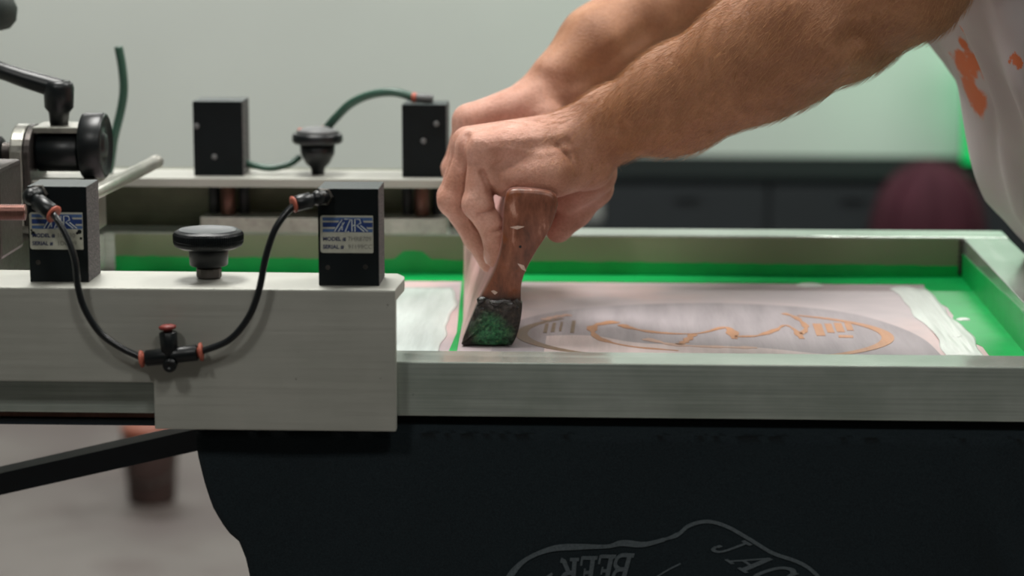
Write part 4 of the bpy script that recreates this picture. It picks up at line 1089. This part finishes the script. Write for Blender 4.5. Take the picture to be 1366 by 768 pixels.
# head hair, shirt, trousers, shoes
hb_ = ellipsoid((.345, .42, 1.722), .101, .086, .098, 40, 26)
for v in hb_.verts:
    n_ = math.sin(v.co.x*160)*math.sin(v.co.y*140)*math.sin(v.co.z*150)*.003; v.co += Vector((n_, n_, n_))
obj('hair', hb_, mat('brown_hair', (66, 46, 34), .6, 0, .4, 200), pe, True)
def shirt_mat():
    m = bpy.data.materials.new('stained_white_cotton'); m.use_nodes = True; t = NT(m)
    tc = t.add('ShaderNodeTexCoord'); v = t.coords(); n = t.noise(v, 70, 4, .6)
    base = s2l((184, 177, 178)); cur = base
    stains = [(1284, 88, .36, .0125), (1300, 86, .33, .011), (1294, 118, .33, .0125), (1303, 133, .32, .0125), (1285, 40, .33, .0055), (1288, 52, .33, .005), (1358, 78, .28, .004)]
    for u, v_, Y, r in stains:
        vm = t.add('ShaderNodeVectorMath'); vm.operation = 'DISTANCE'; t.link(tc.outputs['Object'], vm.inputs[0])
        # place on the shirt surface: solved below
        vm.inputs[1].default_value = shirt_hit(u, v_)
        mr = t.add('ShaderNodeMath'); mr.operation = 'MULTIPLY_ADD'; t.link(n, mr.inputs[0]); mr.inputs[1].default_value = -.030; mr.inputs[2].default_value = .015
        ad = t.add('ShaderNodeMath'); ad.operation = 'ADD'; t.link(vm.outputs['Value'], ad.inputs[0]); t.link(mr.outputs[0], ad.inputs[1])
        f = t.maprange(ad.outputs[0], r*.75, r*1.25, 1.0, 0.0)
        cur = t.mix(f, cur, s2l((206, 112, 70)))
    t.link(cur, t.b.inputs['Base Color']); t.b.inputs['Roughness'].default_value = .85
    t.b.inputs['Sheen Weight'].default_value = .1
    t.bump(t.noise(v, 900, 2), .3, .0004); return m
# rings: z, front x, back x, half width
SH = [(.90, .402, .700, .205), (.96, .390, .690, .205), (1.0, .366, .680, .208), (1.053, .326, .665, .212), (1.10, .309, .650, .214), (1.15, .289, .630, .215), (1.20, .264, .610, .215), (1.25, .236, .590, .214),
      (1.30, .232, .575, .212), (1.36, .240, .560, .208), (1.42, .262, .545, .202), (1.475, .295, .525, .180), (1.51, .320, .500, .125), (1.535, .335, .480, .078), (1.55, .338, .468, .068)]
SYC = .42
def shirt_ring(z):
    for (z0, f0, b0, w0), (z1, f1, b1, w1) in zip(SH, SH[1:]):
        if z0 <= z <= z1:
            t = (z-z0)/(z1-z0); return f0+(f1-f0)*t, b0+(b1-b0)*t, w0+(w1-w0)*t
def shirt_pt(a, z):
    f, b, w = shirt_ring(z); cx = (f+b)/2; rx = (b-f)/2
    ca, sa = math.cos(a), math.sin(a); e = .78
    x = cx+rx*math.copysign(abs(ca)**e, ca); y = SYC+w*math.copysign(abs(sa)**e, sa)
    k = max(0, min(1, (1.46-z)/.25))
    # hanging folds run from the shoulders down to the belly
    fo = .0065*math.sin(a*7+z*16)+.0055*math.sin(a*17-z*13+1)+.005*math.sin(a*4-z*34)+.003*abs(math.sin(a*11+z*22))
    return Vector((x+ca*fo*k, y+sa*fo*k, z))
def shirt_hit(u, v):
    best = None; r = ray(u, v)
    for i in range(0, 241):
        a = math.pi+math.radians(i*.5)   # viewer-facing front half
        for j in range(0, 100):
            z = 1.0+j*.004; p = shirt_pt(a, z); d = p-CAM; c = d.cross(r).length/r.length
            if best is None or c < best[0]: best = (c, p)
    return best[1]
bm = bmesh.new(); NA = 200; zs = [.90+i*(.65/110) for i in range(111)]; rows = []
for z in zs: rows.append([bm.verts.new(shirt_pt(2*math.pi*i/NA, min(z, 1.5499))) for i in range(NA)])
for a, b in zip(rows, rows[1:]):
    for i in range(NA): bm.faces.new((a[i], a[(i+1) % NA], b[(i+1) % NA], b[i]))
def sleeve(S, E_, f=.52):
    S = Vector(S); E_ = Vector(E_); d = E_-S
    P = [S+Vector((.02, (.42-S.y)*.42, -.006)), S+Vector((.004, 0, .004)), S+d*.14, S+d*.3, S+d*f]
    return P
own = bmesh.new()
def open_tube(P, rs, n=40):
    global own
    Q = spline(P, 10); u = None; R_ = []
    for i, p in enumerate(Q):
        t = i/(len(Q)-1); d = (Q[min(i+1, len(Q)-1)]-Q[max(i-1, 0)]).normalized()
        if u is None: u, _ = frame_of(d)
        u = (u-d*u.dot(d)).normalized(); v = d.cross(u)
        k = t*(len(rs)-1); j = min(int(k), len(rs)-2); r = rs[j]+(rs[j+1]-rs[j])*(k-j)
        R_.append([own.verts.new(p+(u*math.cos(2*math.pi*q/n)+v*math.sin(2*math.pi*q/n))*(r+.003*math.sin(q*.9+i*.5)*t)) for q in range(n)])
    for a, b in zip(R_, R_[1:]):
        for i in range(n): own.faces.new((a[i], a[(i+1) % n], b[(i+1) % n], b[i]))
open_tube(sleeve(SN, EN), [.066, .076, .072, .070]); open_tube(sleeve(SF, EF), [.066, .076, .072, .070])
bm = join(bm, own)
sh = obj('shirt', bm, shirt_mat(), pe, True, label='loose white shirt splashed with orange ink')
so = sh.modifiers.new('thick', 'SOLIDIFY'); so.thickness = .0015; so.offset = 1
M_TR = mat('dark_trousers', (34, 38, 46), .85, 0, .1, 60)
bm = lathe([(0, .085), (.02, .150), (.10, .165), (.20, .155)], (.555, .42, .76), (-.05, 0, 1), 40)
for v in bm.verts: v.co.y = .42+(v.co.y-.42)*1.05
for s in (-1, 1):
    bm = tube([(.555, .42+s*.085, .86), (.57, .42+s*.10, .70), (.575, .42+s*.11, .50), (.60, .42+s*.12, .25), (.615, .42+s*.125, .075)], lambda t: .098-.035*t, 28, 8, bm)
obj('trousers', bm, M_TR, pe, True)
M_SHOE = mat('black_shoes', (24, 24, 26), .5, 0, .1)
for s in (-1, 1):
    y = .42+s*.125
    bm = tube([(.675, y, .050), (.62, y, .052), (.55, y+s*.006, .042), (.48, y+s*.012, .036), (.42, y+s*.014, .032)], lambda t: .047-.012*t, 20, 6)
    for v in bm.verts: v.co.z = max(.012, v.co.z)
    sho = obj('shoe', bm, M_SHOE, pe, True)
    obj('sole', box(.40, .70, y-.045+s*.006, y+.045+s*.006, 0, .014, .006), M_BLACKPAINT, sho)
print('done', time.time()-T0)
